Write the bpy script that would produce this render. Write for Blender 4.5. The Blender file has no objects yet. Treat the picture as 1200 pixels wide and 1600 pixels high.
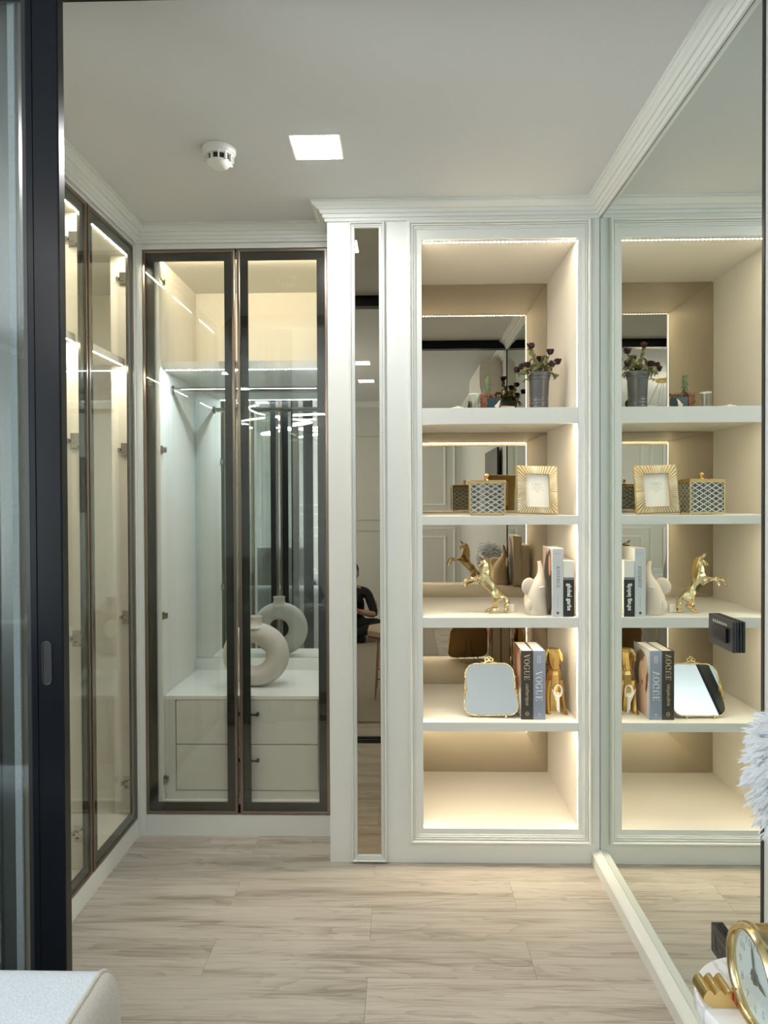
import bpy, bmesh, math, random
from mathutils import Vector, Matrix, Euler

random.seed(7)
SC = bpy.context.scene
COL = SC.collection
PI = math.pi

# ------------------------------------------------------------------ camera
cam_d = bpy.data.cameras.new('camera')
cam = bpy.data.objects.new('camera', cam_d)
COL.objects.link(cam)
R3 = Vector((0.9997021, 0.0240224, -0.0043163))
U3 = Vector((0.0040156, 0.0125511, 0.9999132))
F3 = Vector((-0.0240744, 0.9996326, -0.0124510))
m = Matrix((R3, U3, -F3)).transposed().to_4x4()
m.translation = Vector((0, 0, 1.478))
cam.matrix_world = m
cam_d.sensor_fit = 'VERTICAL'
cam_d.sensor_height = 36.0
cam_d.lens = 1109.0 / 1600.0 * 36.0
cam_d.shift_y = -6.5 / 1600.0
cam_d.clip_start = 0.02
SC.camera = cam

# ------------------------------------------------------------------ world, exposure
world = bpy.data.worlds.new('world')
SC.world = world
world.use_nodes = True
bg = world.node_tree.nodes['Background']
bg.inputs[0].default_value = (0.88, 0.94, 1.0, 1)
bg.inputs[1].default_value = 5.5
SC.view_settings.view_transform = 'Standard'
SC.view_settings.look = 'None'
SC.view_settings.gamma = 1.0
SC.view_settings.use_curve_mapping = False
SC.view_settings.exposure = 1.0
cy = SC.cycles
cy.max_bounces = 14
cy.diffuse_bounces = 5
cy.glossy_bounces = 10
cy.transmission_bounces = 8
cy.transparent_max_bounces = 32
cy.sample_clamp_indirect = 4.0
cy.blur_glossy = 1.0
cy.use_denoising = True

# daylight enters the bedroom through its window: a portal guides the sky light
pl = bpy.data.lights.new('window_portal', 'AREA')
pl.shape = 'RECTANGLE'; pl.size = 2.6; pl.size_y = 2.1
pl.cycles.is_portal = True
po = bpy.data.objects.new('window_portal', pl)
po.location = (-3.02, -0.9, 1.3)
po.rotation_euler = (0, -PI/2, 0)
COL.objects.link(po)

LED_WARM = 160.0
LED_COOL = 230.0
DOWN = 66.0

# ------------------------------------------------------------------ materials
MATS = {}
def nodes_of(name):
    mt = bpy.data.materials.new(name); mt.use_nodes = True
    nt = mt.node_tree
    return mt, nt, nt.nodes.get('Principled BSDF')
def mat(name, col, rough=.5, metal=0., noise=.03, scale=40., bump=0., coat=0., spec=None, stretch=None):
    """principled surface with a fine procedural variation of colour"""
    mt, nt, b = nodes_of(name)
    b.inputs['Roughness'].default_value = rough
    b.inputs['Metallic'].default_value = metal
    if coat: b.inputs['Coat Weight'].default_value = coat
    if spec is not None: b.inputs['Specular IOR Level'].default_value = spec
    tc = nt.nodes.new('ShaderNodeTexCoord')
    nz = nt.nodes.new('ShaderNodeTexNoise'); nz.inputs['Scale'].default_value = scale
    nz.inputs['Detail'].default_value = 4
    if stretch:
        mp = nt.nodes.new('ShaderNodeMapping'); mp.inputs['Scale'].default_value = stretch
        nt.links.new(tc.outputs['Object'], mp.inputs[0]); nt.links.new(mp.outputs[0], nz.inputs['Vector'])
    else:
        nt.links.new(tc.outputs['Object'], nz.inputs['Vector'])
    mx = nt.nodes.new('ShaderNodeMix'); mx.data_type = 'RGBA'
    mx.inputs['A'].default_value = tuple(max(0, c*(1-noise)) for c in col) + (1,)
    mx.inputs['B'].default_value = tuple(min(1, c*(1+noise)) for c in col) + (1,)
    nt.links.new(nz.outputs['Fac'], mx.inputs['Factor'])
    nt.links.new(mx.outputs['Result'], b.inputs['Base Color'])
    if bump:
        bp = nt.nodes.new('ShaderNodeBump'); bp.inputs['Strength'].default_value = bump
        bp.inputs['Distance'].default_value = .003
        nt.links.new(nz.outputs['Fac'], bp.inputs['Height']); nt.links.new(bp.outputs[0], b.inputs['Normal'])
    MATS[name] = mt
    return mt
def emit(name, col, s):
    mt = bpy.data.materials.new(name); mt.use_nodes = True
    nt = mt.node_tree; nt.nodes.clear()
    o = nt.nodes.new('ShaderNodeOutputMaterial'); e = nt.nodes.new('ShaderNodeEmission')
    e.inputs[0].default_value = tuple(col) + (1,); e.inputs[1].default_value = s
    nt.links.new(e.outputs[0], o.inputs[0])
    return mt
def glossy(name, col, rough=0.):
    mt = bpy.data.materials.new(name); mt.use_nodes = True
    nt = mt.node_tree; nt.nodes.clear()
    o = nt.nodes.new('ShaderNodeOutputMaterial'); g = nt.nodes.new('ShaderNodeBsdfGlossy')
    g.inputs['Color'].default_value = tuple(col) + (1,); g.inputs['Roughness'].default_value = rough
    nt.links.new(g.outputs[0], o.inputs[0])
    return mt
def glass(name, tint, f0=.04, fmax=.9, rough=0.):
    """thin clear pane: Schlick reflection over a tinted see-through body"""
    mt = bpy.data.materials.new(name); mt.use_nodes = True
    nt = mt.node_tree; nt.nodes.clear()
    N = nt.nodes.new; L = nt.links.new
    o = N('ShaderNodeOutputMaterial'); mx = N('ShaderNodeMixShader')
    t = N('ShaderNodeBsdfTransparent'); t.inputs[0].default_value = tuple(tint) + (1,)
    g = N('ShaderNodeBsdfGlossy'); g.inputs['Roughness'].default_value = rough
    g.inputs['Color'].default_value = (.95, 1, .98, 1)
    lw = N('ShaderNodeLayerWeight'); lw.inputs['Blend'].default_value = .5
    pw = N('ShaderNodeMath'); pw.operation = 'POWER'; pw.inputs[1].default_value = 5
    ma = N('ShaderNodeMath'); ma.operation = 'MULTIPLY_ADD'
    ma.inputs[1].default_value = fmax - f0; ma.inputs[2].default_value = f0
    L(lw.outputs['Facing'], pw.inputs[0]); L(pw.outputs[0], ma.inputs[0]); L(ma.outputs[0], mx.inputs[0])
    L(t.outputs[0], mx.inputs[1]); L(g.outputs[0], mx.inputs[2]); L(mx.outputs[0], o.inputs[0])
    return mt
def wood_mat():
    mt, nt, b = nodes_of('oak_plank'); N = nt.nodes.new; L = nt.links.new
    tc = N('ShaderNodeTexCoord'); oi = N('ShaderNodeObjectInfo')
    off = N('ShaderNodeVectorMath'); off.operation = 'MULTIPLY_ADD'
    cb = N('ShaderNodeCombineXYZ')
    mu = N('ShaderNodeMath'); mu.operation = 'MULTIPLY'; mu.inputs[1].default_value = 37.
    mu2 = N('ShaderNodeMath'); mu2.operation = 'MULTIPLY'; mu2.inputs[1].default_value = 91.
    L(oi.outputs['Random'], mu.inputs[0]); L(oi.outputs['Random'], mu2.inputs[0])
    L(mu.outputs[0], cb.inputs[0]); L(mu2.outputs[0], cb.inputs[1]); L(mu.outputs[0], cb.inputs[2])
    geo = N('ShaderNodeNewGeometry')
    add = N('ShaderNodeVectorMath'); add.operation = 'ADD'
    L(geo.outputs['Position'], add.inputs[0]); L(cb.outputs[0], add.inputs[1])
    # cathedral grain: warped growth rings stretched along the plank, plus fine pores
    mp = N('ShaderNodeMapping'); mp.inputs['Scale'].default_value = (.55, 4.2, 1.)
    L(add.outputs[0], mp.inputs[0])
    n1 = N('ShaderNodeTexNoise'); n1.inputs['Scale'].default_value = 2.0; n1.inputs['Detail'].default_value = 3
    n1.inputs['Roughness'].default_value = .5; n1.inputs['Distortion'].default_value = .5
    L(mp.outputs[0], n1.inputs['Vector'])
    rg = N('ShaderNodeMath'); rg.operation = 'MULTIPLY'; rg.inputs[1].default_value = 13.
    L(n1.outputs['Fac'], rg.inputs[0])
    fr = N('ShaderNodeMath'); fr.operation = 'FRACT'; L(rg.outputs[0], fr.inputs[0])
    pw = N('ShaderNodeMath'); pw.operation = 'POWER'; pw.inputs[1].default_value = 2.2; L(fr.outputs[0], pw.inputs[0])
    mp2 = N('ShaderNodeMapping'); mp2.inputs['Scale'].default_value = (1.6, 75., 1.)
    L(add.outputs[0], mp2.inputs[0])
    n2 = N('ShaderNodeTexNoise'); n2.inputs['Scale'].default_value = 3.; n2.inputs['Detail'].default_value = 6
    n2.inputs['Distortion'].default_value = .25
    L(mp2.outputs[0], n2.inputs['Vector'])
    mp3 = N('ShaderNodeMapping'); mp3.inputs['Scale'].default_value = (.7, 7., 1.)
    L(add.outputs[0], mp3.inputs[0])
    n3 = N('ShaderNodeTexNoise'); n3.inputs['Scale'].default_value = 2.4; n3.inputs['Detail'].default_value = 6
    L(mp3.outputs[0], n3.inputs['Vector'])
    a1 = N('ShaderNodeMath'); a1.operation = 'MULTIPLY_ADD'; a1.inputs[1].default_value = -.15; 
    L(pw.outputs[0], a1.inputs[0]); L(n3.outputs['Fac'], a1.inputs[2])
    mxn = N('ShaderNodeMix'); mxn.data_type = 'FLOAT'; mxn.inputs['Factor'].default_value = .42
    L(a1.outputs[0], mxn.inputs['A']); L(n2.outputs['Fac'], mxn.inputs['B'])
    cr = N('ShaderNodeValToRGB'); e = cr.color_ramp.elements
    e[0].position = .31; e[0].color = (.27, .225, .180, 1)
    e[1].position = .58; e[1].color = (.52, .475, .42, 1)
    x = e.new(.40); x.color = (.36, .318, .270, 1)
    x = e.new(.48); x.color = (.465, .418, .362, 1)
    L(mxn.outputs['Result'], cr.inputs[0])
    hs = N('ShaderNodeHueSaturation'); mr = N('ShaderNodeMapRange')
    mr.inputs['To Min'].default_value = .93; mr.inputs['To Max'].default_value = 1.06
    L(oi.outputs['Random'], mr.inputs['Value']); L(mr.outputs[0], hs.inputs['Value'])
    L(cr.outputs[0], hs.inputs['Color']); L(hs.outputs[0], b.inputs['Base Color'])
    b.inputs['Roughness'].default_value = .42
    bp = N('ShaderNodeBump'); bp.inputs['Strength'].default_value = .12; bp.inputs['Distance'].default_value = .002
    L(n2.outputs['Fac'], bp.inputs['Height']); L(bp.outputs[0], b.inputs['Normal'])
    return mt
def marble_mat():
    mt, nt, b = nodes_of('white_marble'); N = nt.nodes.new; L = nt.links.new
    tc = N('ShaderNodeTexCoord'); n1 = N('ShaderNodeTexNoise'); n1.inputs['Scale'].default_value = 7
    n1.inputs['Detail'].default_value = 9; n1.inputs['Distortion'].default_value = 1.6
    L(tc.outputs['Object'], n1.inputs['Vector'])
    cr = N('ShaderNodeValToRGB'); e = cr.color_ramp.elements
    e[0].position = .44; e[0].color = (.80, .81, .83, 1); e[1].position = .56; e[1].color = (.82, .83, .85, 1)
    x = e.new(.5); x.color = (.58, .60, .63, 1)
    L(n1.outputs['Fac'], cr.inputs[0]); L(cr.outputs[0], b.inputs['Base Color'])
    b.inputs['Roughness'].default_value = .12
    return mt
def lattice_mat():
    """clear glass printed with a silver lozenge lattice"""
    mt = bpy.data.materials.new('lattice_glass'); mt.use_nodes = True
    nt = mt.node_tree; nt.nodes.clear(); N = nt.nodes.new; L = nt.links.new
    tc = N('ShaderNodeTexCoord'); sp = N('ShaderNodeSeparateXYZ'); L(tc.outputs['Object'], sp.inputs[0])
    xy = N('ShaderNodeMath'); xy.operation = 'ADD'; L(sp.outputs[0], xy.inputs[0]); L(sp.outputs[1], xy.inputs[1])
    def tri(sign):
        a = N('ShaderNodeMath'); a.operation = 'MULTIPLY'; a.inputs[1].default_value = 29.; L(xy.outputs[0], a.inputs[0])
        z = N('ShaderNodeMath'); z.operation = 'MULTIPLY_ADD'; z.inputs[1].default_value = sign*46.
        L(sp.outputs[2], z.inputs[0]); L(a.outputs[0], z.inputs[2])
        p = N('ShaderNodeMath'); p.operation = 'PINGPONG'; p.inputs[1].default_value = .5; L(z.outputs[0], p.inputs[0])
        return p
    p1, p2 = tri(1), tri(-1)
    mn = N('ShaderNodeMath'); mn.operation = 'MINIMUM'; L(p1.outputs[0], mn.inputs[0]); L(p2.outputs[0], mn.inputs[1])
    lt = N('ShaderNodeMath'); lt.operation = 'LESS_THAN'; lt.inputs[1].default_value = .11; L(mn.outputs[0], lt.inputs[0])
    t = N('ShaderNodeBsdfTransparent'); t.inputs[0].default_value = (.82, .84, .82, 1)
    g = N('ShaderNodeBsdfGlossy'); g.inputs['Roughness'].default_value = .02
    m1 = N('ShaderNodeMixShader'); m1.inputs[0].default_value = .08; L(t.outputs[0], m1.inputs[1]); L(g.outputs[0], m1.inputs[2])
    d = N('ShaderNodeBsdfPrincipled'); d.inputs['Base Color'].default_value = (.48, .48, .44, 1)
    d.inputs['Roughness'].default_value = .35; d.inputs['Metallic'].default_value = .3
    m2 = N('ShaderNodeMixShader'); L(lt.outputs[0], m2.inputs[0]); L(m1.outputs[0], m2.inputs[1]); L(d.outputs[0], m2.inputs[2])
    o = N('ShaderNodeOutputMaterial'); L(m2.outputs[0], o.inputs[0])
    return mt
def patch_mat(name, base, blobs):
    """flat print: soft elliptical patches of colour in object space (axes a,b)"""
    mt, nt, b = nodes_of(name); N = nt.nodes.new; L = nt.links.new
    tc = N('ShaderNodeTexCoord'); sp = N('ShaderNodeSeparateXYZ'); L(tc.outputs['Object'], sp.inputs[0])
    nz = N('ShaderNodeTexNoise'); nz.inputs['Scale'].default_value = 40; L(tc.outputs['Object'], nz.inputs['Vector'])
    prev = None
    for (cyy, cz, ry, rz, col) in blobs:
        def sq(out, c, r):
            s = N('ShaderNodeMath'); s.operation = 'SUBTRACT'; s.inputs[1].default_value = c; L(sp.outputs[out], s.inputs[0])
            dv = N('ShaderNodeMath'); dv.operation = 'DIVIDE'; dv.inputs[1].default_value = r; L(s.outputs[0], dv.inputs[0])
            q = N('ShaderNodeMath'); q.operation = 'POWER'; q.inputs[1].default_value = 2; 
            ab = N('ShaderNodeMath'); ab.operation = 'ABSOLUTE'; L(dv.outputs[0], ab.inputs[0]); L(ab.outputs[0], q.inputs[0])
            return q
        a = sq(1, cyy, ry); c = sq(2, cz, rz)
        sm = N('ShaderNodeMath'); sm.operation = 'ADD'; L(a.outputs[0], sm.inputs[0]); L(c.outputs[0], sm.inputs[1])
        w = N('ShaderNodeMath'); w.operation = 'MULTIPLY_ADD'; w.inputs[1].default_value = .5; w.inputs[2].default_value = -.25
        L(nz.outputs['Fac'], w.inputs[0])
        s2 = N('ShaderNodeMath'); s2.operation = 'ADD'; L(sm.outputs[0], s2.inputs[0]); L(w.outputs[0], s2.inputs[1])
        mr = N('ShaderNodeMapRange'); mr.inputs['From Min'].default_value = 1.1; mr.inputs['From Max'].default_value = .85
        L(s2.outputs[0], mr.inputs['Value'])
        mx = N('ShaderNodeMix'); mx.data_type = 'RGBA'
        if prev is None: mx.inputs['A'].default_value = tuple(base) + (1,)
        else: L(prev.outputs['Result'], mx.inputs['A'])
        mx.inputs['B'].default_value = tuple(col) + (1,)
        L(mr.outputs[0], mx.inputs['Factor']); prev = mx
    L(prev.outputs['Result'], b.inputs['Base Color']); b.inputs['Roughness'].default_value = .3
    return mt

M_WHITE = mat('white_lacquer', (.75, .765, .735), .5, noise=.012, scale=12)
M_WALL = mat('white_wall', (.74, .735, .70), .75, noise=.012, scale=30)
M_CEIL = mat('ceiling_paint', (.665, .675, .685), .85, noise=.012, scale=30)
M_CREAM = mat('cream_laminate', (.77, .735, .67), .5, noise=.02, scale=30, stretch=(1, 1, 14))
M_SHELF = mat('shelf_white', (.74, .74, .70), .42, noise=.015, scale=30)
M_INNER = mat('wardrobe_laminate', (.74, .73, .68), .5, noise=.02, scale=30, stretch=(12, 12, 1))
M_DRAWER = mat('drawer_grey_white', (.60, .61, .58), .45, noise=.03, scale=30, stretch=(1, 1, 20))
M_BRONZE = mat('bronze_profile', (.30, .235, .19), .28, 1., noise=.08, scale=60, stretch=(20, 20, .4))
M_BAND = mat('smoked_band', (.022, .022, .020), .2, noise=.15, scale=8, stretch=(1, 1, .3), spec=.4)
M_BLACK = mat('black_aluminium', (.0040, .0055, .0085), .28, noise=.15, scale=60, spec=.22)
M_ALU = mat('grey_aluminium', (.22, .22, .21), .3, 1., noise=.05, scale=60)
M_BLACKP = mat('black_plastic', (.018, .018, .020), .35, noise=.1)
M_PILE = mat('grey_pile', (.42, .46, .49), .95, noise=.3, scale=400, bump=.5)
M_CHROME = mat('chrome', (.42, .41, .385), .2, 1., noise=.05)
M_GOLD = mat('polished_gold', (.75, .61, .34), .19, 1., noise=.06, scale=80)
M_GOLDSAT = mat('satin_gold', (.62, .46, .18), .33, 1., noise=.08, scale=60)
M_BRASS = mat('brass', (.72, .53, .24), .17, 1., noise=.08, scale=50)
M_ROSEGOLD = mat('rose_gold', (.62, .38, .28), .2, 1., noise=.06)
M_MIRROR = glossy('clear_mirror', (.80, .845, .815))
M_SMALLMIR = glossy('small_mirror', (.86, .90, .90))
M_BRONZEMIR = glossy('bronze_mirror', (.50, .44, .345))
M_STRIPMIR = glossy('dark_bronze_mirror', (.38, .335, .26))
M_GREENMIR = glossy('wardrobe_mirror', (.78, .82, .805))
M_GLASS = glass('bronze_tinted_glass', (.982, .978, .955), .04, .9)
M_DOORGLASS = glass('grey_door_glass', (.84, .86, .86), .075, .9)
M_CLEAR = glass('clear_glass', (.95, .97, .96), .05, .85)
M_LATTICE = lattice_mat()
M_WOOD = wood_mat()
M_MARBLE = marble_mat()
M_LEDW = emit('led_warm', (1.0, .83, .58), LED_WARM)
M_SIDEGLOW = emit('warm_side_glow', (1.0, .83, .58), LED_WARM*.34)  # dim glow for the niche side edges, not a fitted light
M_LEDC = emit('led_cool', (.72, .90, 1.0), LED_COOL*1.35)
M_LEDN = emit('led_neutral', (1.0, .88, .66), LED_COOL*.72)
M_LEDT = emit('led_top_warm', (1.0, .84, .57), LED_COOL*.42)
M_DOWN = emit('downlight_panel', (1.0, .99, .975), DOWN)
M_DOWNB = emit('bedroom_downlight', (1.0, .98, .95), 42.)
M_CHAND = emit('chandelier_light', (1.0, .97, .92), 24.)
M_VASEG = mat('pewter_glaze', (.085, .088, .095), .38, .3, noise=.15, scale=20)
M_ROSE = mat('dried_rose', (.032, .007, .011), .9, noise=.6, scale=60)
M_LEAF = mat('dried_leaf', (.165, .165, .075), .8, noise=.4, scale=30)
M_STEM = mat('dried_stem', (.12, .11, .05), .8, noise=.3)
M_CACTUS = mat('cactus_green', (.12, .15, .075), .7, noise=.4, scale=120)
M_TEAL = mat('teal_glaze', (.007, .042, .048), .3, noise=.2)
M_GRAVEL = mat('red_gravel', (.20, .085, .05), .9, noise=.75, scale=120)
M_IVORY = mat('ivory_ceramic', (.66, .59, .49), .55, noise=.03, scale=20)
M_STONEW = mat('matt_ceramic', (.58, .54, .48), .75, noise=.03, scale=60, bump=.05)
M_CHAMP = mat('champagne_frame', (.42, .30, .13), .45, .35, noise=.2, scale=40)
M_RAY = mat('cream_ray', (.80, .75, .63), .4, noise=.08, scale=60)
M_PAPER = mat('paper_white', (.80, .78, .72), .8, noise=.02)
M_INK = mat('grey_ink', (.10, .10, .10), .6)
M_INKL = mat('pale_ink', (.45, .44, .41), .6)
M_PAGES = mat('book_pages', (.80, .78, .73), .8, noise=.06, scale=30, stretch=(300, 1, 1))
M_KIN = mat('pale_grey_cloth', (.62, .645, .66), .55, noise=.02)
M_BOOKBLK = mat('black_cloth', (.022, .023, .022), .5, noise=.1)
M_VOGBLK = mat('charcoal_cloth', (.040, .038, .033), .5, noise=.1)
M_VOGBLU = mat('slate_blue_cloth', (.235, .28, .37), .5, noise=.04)
M_GILT = mat('gilt_lettering', (.50, .42, .28), .4, noise=.1)
M_SILVER = mat('silver_lettering', (.66, .69, .70), .4, noise=.05)
M_WLET = mat('white_lettering', (.80, .80, .78), .5)
M_REDTAG = mat('red_tag', (.45, .05, .05), .6)
M_CORDW = mat('white_cord', (.75, .74, .70), .5)
M_SOFA = mat('pale_boucle', (.58, .63, .69), .95, noise=.18, scale=260, bump=.5)
M_SOFAS = mat('sofa_side_weave', (.55, .53, .49), .95, noise=.2, scale=260, bump=.5)
M_FEATHER = mat('white_feather', (.84, .87, .91), .9, noise=.05)
_nt = M_FEATHER.node_tree; _b = _nt.nodes['Principled BSDF']; _o = [n for n in _nt.nodes if n.type == 'OUTPUT_MATERIAL'][0]
_t = _nt.nodes.new('ShaderNodeBsdfTranslucent'); _t.inputs[0].default_value = (.86, .89, .92, 1)
_m = _nt.nodes.new('ShaderNodeMixShader'); _m.inputs[0].default_value = .4
_nt.links.new(_b.outputs[0], _m.inputs[1]); _nt.links.new(_t.outputs[0], _m.inputs[2]); _nt.links.new(_m.outputs[0], _o.inputs[0])
M_DIAL = mat('clock_dial', (.72, .78, .85), .5, noise=.02)
M_PLASTIC = mat('white_plastic', (.78, .77, .73), .45, noise=.02)
M_RUG = mat('taupe_rug', (.36, .32, .27), .95, noise=.3, scale=150, bump=.4)
M_STOOLF = mat('beige_leather', (.50, .38, .28), .5, noise=.08)
M_CLOTHB = mat('black_clothes', (.012, .012, .015), .85, noise=.3)
M_SKIN = mat('skin', (.50, .30, .21), .55, noise=.05)
M_HAIR = mat('black_hair', (.010, .009, .008), .6, noise=.3)
M_BED = mat('bed_linen', (.66, .70, .74), .9, noise=.05, scale=10)
M_DUVET = mat('patterned_duvet', (.40, .42, .43), .9, noise=.6, scale=14)
M_BEDF = mat('bed_fabric', (.28, .28, .27), .9, noise=.15)
M_CURT = mat('grey_curtain', (.46, .46, .43), .9, noise=.08, scale=20)
M_TV = mat('tv_screen', (.008, .008, .009), .08)
M_PANEL = mat('grey_panel_paint', (.60, .605, .575), .6, noise=.01)

# ------------------------------------------------------------------ mesh builder
class MB:
    def __init__(s): s.v = []; s.f = []; s.mi = []; s.cur = 0
    def add(s, vs, fs):
        b = len(s.v); s.v += [tuple(p) for p in vs]
        for f in fs: s.f.append(tuple(b+i for i in f)); s.mi.append(s.cur)
        return s
    def box(s, x0, x1, y0, y1, z0, z1):
        if x0 > x1: x0, x1 = x1, x0
        if y0 > y1: y0, y1 = y1, y0
        if z0 > z1: z0, z1 = z1, z0
        return s.add([(x0,y0,z0),(x1,y0,z0),(x1,y1,z0),(x0,y1,z0),(x0,y0,z1),(x1,y0,z1),(x1,y1,z1),(x0,y1,z1)],
              [(0,3,2,1),(4,5,6,7),(0,1,5,4),(1,2,6,5),(2,3,7,6),(3,0,4,7)])
    def ring(s, axis, o, i, d0, d1):
        """rectangular frame: outer o=(a0,a1,b0,b1), inner i, depth d0..d1 along axis 'x' or 'y'"""
        def P(a, b, d): return (d, a, b) if axis == 'x' else (a, d, b)
        O = [(o[0],o[2]),(o[1],o[2]),(o[1],o[3]),(o[0],o[3])]; I = [(i[0],i[2]),(i[1],i[2]),(i[1],i[3]),(i[0],i[3])]
        vs = []
        for d in (d0, d1):
            vs += [P(a, b, d) for a, b in O] + [P(a, b, d) for a, b in I]
        fs = []
        for k in range(4):
            n = (k+1) % 4
            fs += [(k,n,4+n,4+k),(8+k,12+k,12+n,8+n),(k,8+k,8+n,n),(4+k,4+n,12+n,12+k)]
        return s.add(vs, fs)
    def lathe(s, prof, c=(0,0,0), n=32, axis='z', sx=1., sy=1.):
        vs = []; fs = []
        for (r, h) in prof:
            for k in range(n):
                a = 2*PI*k/n; p = (r*math.cos(a)*sx, r*math.sin(a)*sy, h)
                if axis == 'x': p = (p[2], p[0], p[1])
                elif axis == 'y': p = (p[0], p[2], p[1])
                vs.append((c[0]+p[0], c[1]+p[1], c[2]+p[2]))
        for j in range(len(prof)-1):
            for k in range(n):
                fs.append((j*n+k, j*n+(k+1)%n, (j+1)*n+(k+1)%n, (j+1)*n+k))
        fs.append(tuple(range(n-1, -1, -1))); fs.append(tuple((len(prof)-1)*n+k for k in range(n)))
        return s.add(vs, fs)
    def loft(s, secs, n=20, ph=0.):
        """stack of horizontal ellipses (cx,cy,cz,rx,ry)"""
        vs = []; fs = []
        for (cx, cyy, cz, rx, ry) in secs:
            for k in range(n):
                a = 2*PI*k/n+ph; vs.append((cx+rx*math.cos(a), cyy+ry*math.sin(a), cz))
        for j in range(len(secs)-1):
            for k in range(n): fs.append((j*n+k, j*n+(k+1)%n, (j+1)*n+(k+1)%n, (j+1)*n+k))
        fs.append(tuple(range(n-1, -1, -1))); fs.append(tuple((len(secs)-1)*n+k for k in range(n)))
        return s.add(vs, fs)
    def tube(s, pts, r, n=10, closed=False):
        pts = [Vector(p) for p in pts]; N = len(pts)
        rs = r if isinstance(r, (list, tuple)) else [r]*N
        vs = []; fs = []; up = None
        for i, p in enumerate(pts):
            if closed: t = pts[(i+1) % N]-pts[i-1]
            else: t = pts[min(i+1, N-1)]-pts[max(i-1, 0)]
            t.normalize()
            if up is None:
                up = Vector((0,0,1)) if abs(t.z) < .9 else Vector((1,0,0))
            a = t.cross(up)
            if a.length < 1e-5: a = t.cross(Vector((0,1,0)))
            a.normalize(); b = a.cross(t); up = b
            for k in range(n):
                q = 2*PI*k/n; vs.append(p+a*(rs[i]*math.cos(q))+b*(rs[i]*math.sin(q)))
        for j in range(N if closed else N-1):
            for k in range(n):
                j2 = (j+1) % N
                fs.append((j*n+k, j*n+(k+1)%n, j2*n+(k+1)%n, j2*n+k))
        if not closed:
            fs.append(tuple(range(n-1, -1, -1))); fs.append(tuple((N-1)*n+k for k in range(n)))
        return s.add(vs, fs)
    def ball(s, c, rx, ry=None, rz=None, n=14, rough=0., rnd=None):
        ry = ry or rx; rz = rz or rx
        m_ = n//2; vs = []; fs = []
        vs.append((c[0], c[1], c[2]-rz))
        for j in range(1, m_):
            th = -PI/2+PI*j/m_
            for k in range(n):
                a = 2*PI*k/n; q = 1+(rnd.uniform(-rough, rough) if rnd else 0)
                vs.append((c[0]+rx*q*math.cos(th)*math.cos(a), c[1]+ry*q*math.cos(th)*math.sin(a), c[2]+rz*q*math.sin(th)))
        vs.append((c[0], c[1], c[2]+rz))
        for k in range(n): fs.append((0, 1+(k+1)%n, 1+k))
        for j in range(m_-2):
            for k in range(n): fs.append((1+j*n+k, 1+j*n+(k+1)%n, 1+(j+1)*n+(k+1)%n, 1+(j+1)*n+k))
        e = len(vs)-1; b = 1+(m_-2)*n
        for k in range(n): fs.append((b+k, b+(k+1)%n, e))
        return s.add(vs, fs)
    def prism(s, poly, d0, d1, axis='y'):
        n = len(poly)
        def P(a, b, d): return {'x': (d, a, b), 'y': (a, d, b), 'z': (a, b, d)}[axis]
        vs = [P(a, b, d0) for a, b in poly]+[P(a, b, d1) for a, b in poly]
        fs = [tuple(range(n-1, -1, -1)), tuple(range(n, 2*n))]+[(k, (k+1)%n, n+(k+1)%n, n+k) for k in range(n)]
        return s.add(vs, fs)
    def xf(s, M, start=0):
        for i in range(start, len(s.v)): s.v[i] = tuple(M @ Vector(s.v[i]))
        return s
def obj(name, mb, mt, parent=None, smooth=None, bevel=0., loc=None, rot=None, mats=None, fix=True):
    me = bpy.data.meshes.new(name)
    me.from_pydata(mb.v, [], mb.f)
    for x in (mats or [mt]): me.materials.append(x)
    if mats: me.polygons.foreach_set('material_index', mb.mi)
    if fix:
        bm = bmesh.new(); bm.from_mesh(me); bmesh.ops.recalc_face_normals(bm, faces=bm.faces); bm.to_mesh(me); bm.free()
    if smooth is not None:
        me.polygons.foreach_set('use_smooth', [True]*len(me.polygons))
        me.set_sharp_from_angle(angle=math.radians(smooth))
    me.update()
    o = bpy.data.objects.new(name, me); COL.objects.link(o)
    if parent: o.parent = parent
    if loc: o.location = loc
    if rot: o.rotation_euler = rot
    if bevel:
        b = o.modifiers.new('bevel', 'BEVEL'); b.width = bevel; b.segments = 2; b.limit_method = 'ANGLE'
    return o
def tag(o, label, cat, group=None):
    o['label'] = label; o['category'] = cat
    if group: o['group'] = group
    return o
def thing(name, label, cat, loc=(0,0,0), rot=(0,0,0), group=None):
    o = bpy.data.objects.new(name, None); o.empty_display_size = .1; COL.objects.link(o)
    o.location = loc; o.rotation_euler = rot
    return tag(o, label, cat, group)
def struct(name, mb, mt, **k):
    o = obj(name, mb, mt, **k); o['kind'] = 'structure'; return o
def copy_tree(o, parent=None):
    c = o.copy(); COL.objects.link(c)
    if parent: c.parent = parent
    for ch in list(o.children): copy_tree(ch, c)
    return c
def skinned(verts, edges, radii, levels=1, root=0, smooth=True):
    """one continuous surface grown round a skeleton; returns an evaluated mesh"""
    me = bpy.data.meshes.new('skel'); me.from_pydata(verts, edges, []); me.update()
    o = bpy.data.objects.new('skel', me); COL.objects.link(o)
    md = o.modifiers.new('skin', 'SKIN'); md.use_smooth_shade = smooth
    for i, r in enumerate(radii):
        sv = me.skin_vertices[0].data[i]
        sv.radius = (r, r) if not isinstance(r, tuple) else r
        sv.use_root = (i == root)
    if levels:
        sb = o.modifiers.new('sub', 'SUBSURF'); sb.levels = levels; sb.render_levels = levels
    dg = bpy.context.evaluated_depsgraph_get(); dg.update()
    out = bpy.data.meshes.new_from_object(o.evaluated_get(dg))
    bpy.data.objects.remove(o); bpy.data.meshes.remove(me)
    return out
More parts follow.
